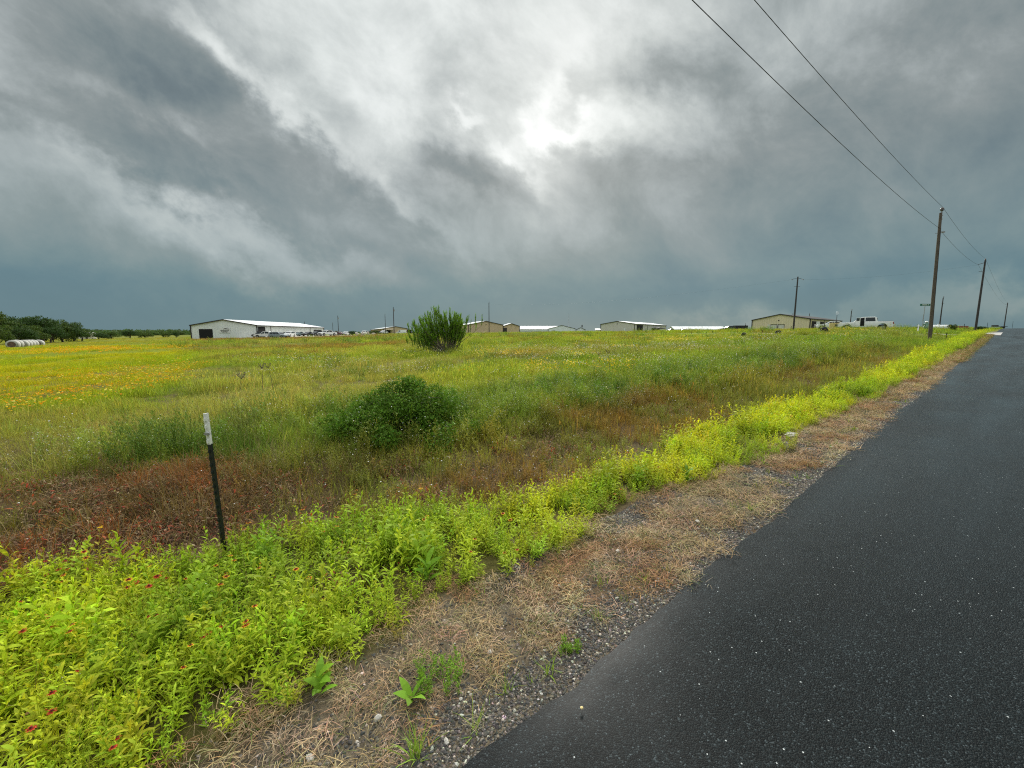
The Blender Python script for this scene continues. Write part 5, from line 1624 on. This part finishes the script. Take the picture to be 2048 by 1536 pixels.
for a_, b_ in ((-.16, .15), (.16, .15), (0, .4)): m = MB(); m.tube([(-1.0, a_, b_), (1.0, a_, b_)], .14, 10); m.build('pipe', M_RB, t)
x, y = spot(1996, 88); t = empty('flatbed_trailer', 'low dark flatbed trailer beside the farthest roadside pole', 'trailer', (x, y, on(x, y) + .1), R(-10))
t.scale = (.48, .8, .62)
m = MB(); m.box((0, 0, .62), (3.6, 1.9, .14)); m.box((-1.7, 0, .9), (.1, 1.9, .5)); m.build('deck', M_BLK, t)
for sx in (-.4, .5): m = MB(); m.tube([(sx, -1.0, .32), (sx, -.75, .32)], .32, 12); m.build('wheel', M_TYRE, t)
m = MB(); m.tube([(1.8, 0, .6), (2.6, 0, .5)], .05, 6); m.build('drawbar', M_BLK, t)

# rubble, small white shed at the treeline
x, y = spot(726, 150)
t = empty('rubble_heap', 'heap of pale broken rubble left of the small tan building', 'rubble', (x, y, on(x, y)))
g_ = random.Random(3); M_RUB = plain('pale_rubble', (.50, .46, .38), .9, var=.2)
for k in range(14):
    me = stone_mesh(60 + k, 'rubble_block'); me.materials.append(M_RUB); o = bpy.data.objects.new('rubble_block', me); COL.objects.link(o); o.parent = t
    sc = g_.uniform(.3, .6); o.scale = (sc * 1.6, sc, sc); o.location = (g_.gauss(0, 1.9), g_.gauss(0, .6), .3 + g_.uniform(0, .5)); o.rotation_euler = (g_.random(), g_.random(), g_.uniform(0, 3))
x, y = spot(175, 230); t = empty('farm_shed', 'small cream shed at the foot of the distant thickets', 'building', (x, y, on(x, y)), R(10))
m = MB(); m.box((0, 0, 1.3), (6, 4, 2.6)); m.prism([(-2, 2.6), (2, 2.6), (0, 3.6)], -3, 3, axis='x'); m.build('wall', plain('cream_wall', (.60, .57, .46), .7), t)
m = MB(); m.prism([(-2.3, 2.5), (0, 3.65), (2.3, 2.5), (2.3, 2.62), (0, 3.78), (-2.3, 2.62)], -3.2, 3.2, axis='x'); m.build('roof', M_ROOFG, t)
m = MB(); m.box((1, -2.03, 1.1), (1.2, .06, 2.1)); m.build('door', M_DARKM, t)

# far woods: one mass
cr_far = [crown(40 + i, 1.0, 1.5, 260, .11, None, 'far_tree', low=.0) for i in range(3)]
for me in cr_far:
    me.materials.clear(); me.materials.append(M_FOL)
n_ = 1500
az = np.radians(rng.uniform(-52, -33, n_)); r_ = rng.uniform(560, 1150, n_)
xw = r_ * np.sin(az); yw = r_ * np.cos(az)
mk = (fbm(xw, yw, 130, 77) > .47) | (r_ > 850); xw, yw = xw[mk], yw[mk]
lift = sst(330, 950, np.hypot(xw, yw)) * np.interp(np.degrees(np.arctan2(xw, yw)), [-52, -47, -43, -39, -33], [4.5, 4.5, 3.5, 1, 0])
lift = 0
zz_w = H(xw, yw)
scatter('far_woodland', xw, yw, cr_far, sz=rng.uniform(4, 7.5, len(xw)), cols=np.zeros((len(xw), 3)) + lin(80, 104, 62), zfun=lambda a, b: zz_w - .6, tilt=2, seed=30, label='distant blue-green wooded hillside beyond the left field', cat='woodland')
n_ = 500
az = np.radians(rng.uniform(-34, 62, n_)); r_ = rng.uniform(900, 1500, n_)
xw = r_ * np.sin(az); yw = r_ * np.cos(az); zz_w2 = H(xw, yw)
scatter('far_treeline', xw, yw, cr_far, sz=rng.uniform(5, 9, len(xw)), cols=np.zeros((len(xw), 3)) + lin(80, 100, 66), zfun=lambda a, b: zz_w2 - .6, tilt=2, seed=31, label='thin far tree line along the horizon', cat='woodland')

# ================================================================== shrubs and small plants that can be told apart
def mesh_obj(name, me, parent): o = bpy.data.objects.new(name, me); COL.objects.link(o); o.parent = parent; return o


# big willowy shrub in the field
x, y = -4.25, 26.3
t = empty('willow_shrub', 'large round green shrub of upright plumes standing alone in the field', 'shrub', (x, y, on(x, y) - .05))
g = random.Random(21); M_SHR = foliage_mat('shrub_leaves', inst=False, transl=.25, base=lin(110, 150, 44))
S = MB(); F = Plant(5)
tips = []
def stalk(az_lean, el0, L, r0, bend=30):
    """grows outward in the plane of the lean and curves up"""
    a = az_lean; p = Vector((g.gauss(0, .18), g.gauss(0, .15), 0)); pts = [p.copy()]
    for i in range(6):
        e = R(el0 + bend * i / 5)
        p = p + Vector((math.cos(a) * math.cos(e), math.sin(a) * math.cos(e), math.sin(e))) * (L / 6); pts.append(p.copy())
    S.tube(pts, [r0 * (1 - .8 * i / 6) for i in range(7)], 5, cap=False); return pts
def plume(p, lean, el, L, n, spread=.1, lf=.15):
    q = p.copy(); st = []
    for i in range(5):
        e = R(min(89, el + 4 * i)); q = q + Vector((math.cos(lean) * math.cos(e), math.sin(lean) * math.cos(e), math.sin(e))) * (L / 5); st.append(q.copy())
    S.tube([p] + st, .006, 4, cap=False)
    for k in range(n):
        i = g.random() * 4.9; j = int(i); b = ([p] + st)[j].lerp(([p] + st)[j + 1], i - j)
        kk = g.uniform(.55, 1.3) * (1 + .15 * i / 5)
        F.strip(b, g.uniform(0, 360), g.uniform(35, 80), g.uniform(45, 85), lf * g.uniform(.6, 1.2), .022, 2, 'lance', (kk, kk * 1.0, kk * .8, 0))
for k in range(130):
    u_ = g.uniform(-1.15, .85)
    # silhouette: low and spreading on the left, cut off steeply on the right
    lean = math.pi if u_ < 0 else 0.0
    lean += g.uniform(-.6, .6)
    el = 90 - abs(u_) * (66 if u_ < 0 else 34)
    L = (2.75 + .25 * abs(u_)) * g.uniform(.62, 1.02) if u_ < 0 else (2.65 - .45 * u_) * g.uniform(.6, 1.02)
    pts = stalk(lean, el - 12, L * .95, .022, 22)
    for j in (3, 4, 5, 6):
        for q in range(2 if j < 6 else 3):
            plume(pts[j] - Vector((0, 0, .05)), lean + g.uniform(-1, 1), g.uniform(52, 80), g.uniform(.35, .6), 28)
for az_, el_, L_, in ((0.1, 34, 3.0), (-.1, 40, 2.7), (.3, 52, 1.6)):
    pts = stalk(az_, el_, L_, .028, 6)
    for j in (3, 4, 5, 6):
        for q in range(2 if j < 6 else 4): plume(pts[j], g.uniform(-.5, .5), 78, g.uniform(.4, .75), 26, lf=.13)
for k in range(30): plume(Vector((g.gauss(.2, .5), g.gauss(0, .3), 0)), g.uniform(0, 6), 70, .6, 14)
S.build('stems', plain('shrub_bark', (.16, .14, .09), .8, var=.3), t)
mesh_obj('foliage', F.mesh('foliage', M_SHR), t)

# dark leafy mound with vines
x, y = -1.68, 6.3
t = empty('leafy_bush', 'dense dark green leafy bush mound in the lush belt left of centre', 'bush', (x, y, on(x, y) - .03))
g = random.Random(31); M_BSH = foliage_mat('dark_bush_leaves', inst=False, transl=.25, base=lin(86, 120, 38))
C_ = []; Rr = []
for k in range(52):
    a = g.uniform(0, 6.28); q = g.random() ** .6 * 1.25; zz = g.uniform(.05, .86) * (1 - min(1, q / 1.35) ** 1.3 * .80)
    C_.append((q * math.cos(a), q * math.sin(a) * .8, zz)); Rr.append(g.uniform(.13, .28))
C_ += [(-.05, 0, .78), (.14, .05, .70), (-.24, 0, .66), (.38, .1, .60), (.58, -.05, .46), (-.46, .05, .55), (-.68, 0, .42), (.20, -.25, .55), (-.2, -.3, .50), (.45, -.3, .38)]; Rr += [.19, .22, .23, .24, .24, .24, .24, .26, .26, .24]
mesh_obj('foliage', leaf_mesh('foliage', C_, Rr, 42000, .024, M_BSH, 8, .9, .25), t)
S = MB()
for k in range(26):
    a = g.uniform(0, 6.28); rr_ = g.uniform(.2, .8); h_ = g.uniform(.5, .95)
    S.tube([(g.gauss(0, .1), g.gauss(0, .1), 0), (rr_ * .5 * math.cos(a), rr_ * .5 * math.sin(a), h_ * .7), (rr_ * math.cos(a), rr_ * math.sin(a) * .8, h_ * (1 - rr_ * .5))], [.008, .006, .003], 4)
S.build('stems', M_BARK, t)
F = Plant(77)
for k in range(46):
    a = g.uniform(0, 360); rr_ = g.uniform(.35, .85)
    b = (rr_ * math.cos(R(a)), rr_ * math.sin(R(a)) * .85, g.uniform(.1, .9) * (1 - rr_ * .6))
    F.strip(b, a, g.uniform(20, 80), g.uniform(-60, 10), g.uniform(.3, .7), .007, 6, 'flat', (1.5, 1.3, .9, 0))
mesh_obj('trailing_vines', F.mesh('trailing_vines', M_BSH), t)


def forb(name, label, x, y, seed, h, n, cat, group=None, base=(96, 126, 48), **kw):
    t = empty(name, label, cat, (x, y, on(x, y)), 0, group)
    mesh_obj('foliage', sprig(seed, h, n, **kw).mesh('foliage', foliage_mat('forb_leaves', inst=False, transl=.3, base=lin(*base))), t)
    return t


forb('feathery_bush', 'feathery dark green clump left of the T-post', -4.45, 4.85, 201, .62, 46, 'bush', base=(88, 116, 44), w=.004, sp=.38, leaf=.04, bush=16)
forb('feathery_bush', 'upright thin-stemmed weed just behind the T-post top', -3.55, 5.3, 202, .75, 16, 'bush', base=(104, 114, 56), w=.004, sp=.16, leaf=.03, bush=14)
forb('feathery_bush', 'low grey-green feathery clump behind the T-post stem', -3.0, 4.35, 203, .36, 18, 'bush', base=(118, 120, 70), w=.003, sp=.22, leaf=.025, bush=10)


def seed_stalk(label, x, y, h, seed):
    t = empty('seed_stalk', label, 'weed', (x, y, on(x, y)), 0, 'dry seed stalks')
    g = random.Random(seed); m = MB(); top = Vector((g.uniform(-.12, .05), 0, h))
    m.tube([(0, 0, 0), (top.x * .3, 0, h * .5), tuple(top)], [.006, .005, .003], 5); m.build('stem', M_BARK, t)
    m = MB()
    for k in range(9):
        a = g.uniform(0, 6.28); e = top + Vector((math.cos(a) * .07, math.sin(a) * .07, g.uniform(-.04, .06)))
        m.tube([tuple(top - Vector((0, 0, .07))), tuple(e)], .0025, 4)
        m.tube([tuple(e), tuple(e + Vector((0, 0, .018)))], [.010, .006], 5)
    m.build('seed_head', M_BARK, t)


for i, (px, d, h, lab) in enumerate(((517, 9.0, 1.05, 'taller dark seed stalk in the grass right of the T-post'), (539, 9.6, .98, 'dark seed stalk right next to the taller one'), (471, 8.2, .9, 'thin dry stalk just right of the T-post top'), (1222, 12.5, 1.15, 'dark seed stalk rising from the lush belt right of centre'), (1203, 13, 1.0, 'dark seed stalk left of the one right of centre'))):
    x, y = spot(px, d); seed_stalk(lab, x, y, h * .72, i)

# small plants on the shoulder
M_TUFT = foliage_mat('tuft_blades', inst=False, transl=.3, base=lin(134, 162, 66)); M_CLOV = foliage_mat('clump_leaves', inst=False, transl=.3, base=lin(112, 150, 44))
def gp(px, py, dz=0):
    """where a sight line meets the land (used once to find real positions)"""
    a = (px - 1024) / 800; b = (768 - py) / 800
    d = (a, math.cos(_P) + b * math.sin(_P), b * math.cos(_P) - math.sin(_P)); t_ = .5
    while 1.6 + d[2] * t_ > float(H(d[0] * t_, d[1] * t_)) + dz and t_ < 60: t_ += .01
    return d[0] * t_, d[1] * t_
for px, py, n, h, lab, sd in ((830, 1518, 42, .15, 'bright green grass tuft at the bottom edge of the shoulder', 1), (1100, 1345, 20, .12, 'green grass tuft beside the asphalt above the pale pebbles', 2), (1195, 1240, 18, .10, 'small grass tuft on the shoulder near the gravel patch', 3), (1015, 1385, 16, .11, 'sparse grass tuft between gravel and dead grass', 4), (950, 1465, 12, .12, 'thin grass tuft close to the asphalt edge, lowest', 5), (1290, 1165, 18, .09, 'grass tuft in the gravel right of the bare patch', 6), (1500, 1020, 26, .10, 'wide grass tuft on the shoulder before the road edge jog', 7)):
    x, y = gp(px, py); t = empty('grass_tuft', lab, 'grass tuft', (x, y, on(x, y)), 0, 'grass tufts on the shoulder')
    mesh_obj('blades', grass_tuft(300 + sd, n, h, .005, .02, 42, 70).mesh('blades', M_TUFT), t)
for px, py, lab, sd, kw in ((880, 1362, 'low feathery green clump in the dead grass', 1, dict(h=.10, n=40, w=.002, sp=.10, leaf=.016, bush=8)), (1140, 1300, 'small round-leaved green clump beside the gravel', 2, dict(h=.07, n=14, w=.002, sp=.05, leaf=.02, bush=6))):
    x, y = gp(px, py); t = empty('green_clump', lab, 'plant', (x, y, on(x, y)))
    mesh_obj('foliage', sprig(310 + sd, **kw).mesh('foliage', M_CLOV), t)
for px, py, n, L, lab, sd in ((822, 1405, 6, .10, 'little broad-leaved rosette at the foot of the feathery clump', 1), (855, 1168, 12, .12, 'broad-leaved bright plant at the edge of the weeds', 2), (640, 1395, 9, .10, 'broad-leaved plant where the weeds meet the dead grass', 3), (1372, 968, 12, .13, 'dark broad-leaved plant at the weed edge by the bare patch', 4)):
    x, y = gp(px, py); t = empty('broad_leaved_plant', lab, 'plant', (x, y, on(x, y)), 0, 'broad-leaved plants')
    P_ = Plant(320 + sd)
    for k in range(n): P_.strip((0, 0, .01 + .012 * k * (sd > 1)), k * 137.5, 55, -5, L * P_.r.uniform(.7, 1.1), .034, 5, 'oval')
    mesh_obj('leaves', P_.mesh('leaves', M_CLOV), t)

# pale stones one can point to
M_LIME = plain('limestone', (.62, .59, .52), .85, var=.15, scale=14, bump=.004)
for i, (px, py, sz_, lab) in enumerate(((980, 1308, .022, 'white stone in the dead grass above the feathery clump'), (757, 1441, .022, 'white stone low in the dead grass, nearest the weeds'), (893, 1486, .018, 'angular white stone by the bottom gravel edge'), (1111, 1256, .015, 'small white stone on the brown dead grass'), (922, 1402, .014, 'left of two white pebbles on the gravel'), (942, 1392, .012, 'right of two white pebbles on the gravel'),
                                      (1120, 1175, .022, 'pale stone on the bare gravel patch'), (1236, 1105, .024, 'pale stone at the upper end of the bare gravel patch'), (1395, 1046, .028, 'pale stone on the shoulder below the broad-leaved plant'), (620, 1520, .022, 'white stone at the very bottom left of the shoulder'), (1662, 896, .04, 'flat pale stone on the distant brown shoulder'))):
    x, y = gp(px, py); me = stone_mesh(400 + i, 'limestone_rock'); me.materials.append(M_LIME)
    o = bpy.data.objects.new('limestone_rock', me); COL.objects.link(o); o.location = (x, y, on(x, y) + sz_ * .3); o.scale = (sz_ * .8,) * 3; o.rotation_euler = (0, 0, i); setp(o, lab, 'stone', 'pale stones on the shoulder')
x, y = gp(1163, 1428); me = stone_mesh(420, 'yellow_pebble'); me.materials.append(plain('yellow_stone', (.62, .50, .22), .7, scale=40))
o = bpy.data.objects.new('yellow_pebble', me); COL.objects.link(o); o.location = (x, y, on(x, y) + .022); o.scale = (.010, .008, .008); setp(o, 'single yellowish pebble lying on the black asphalt', 'stone')
# crumpled white litter at the weed edge
x, y = gp(1582, 876); t = empty('crumpled_litter', 'crumpled white scrap at the edge of the bright weeds', 'litter', (x, y, on(x, y) + .03))
bm_ = bmesh.new(); bmesh.ops.create_icosphere(bm_, subdivisions=3, radius=1)
for q in bm_.verts:
    k = .6 + .8 * float(fbm(q.co.x * 1.3 + 4, q.co.y * 1.3 + q.co.z * 2, .7, 5)); q.co = Vector((q.co.x * .08 * k, q.co.y * .05 * k, q.co.z * .035 * k + .015))
me = bpy.data.meshes.new('scrap'); bm_.to_mesh(me); bm_.free(); me.materials.append(M_LIME); mesh_obj('scrap', me, t)
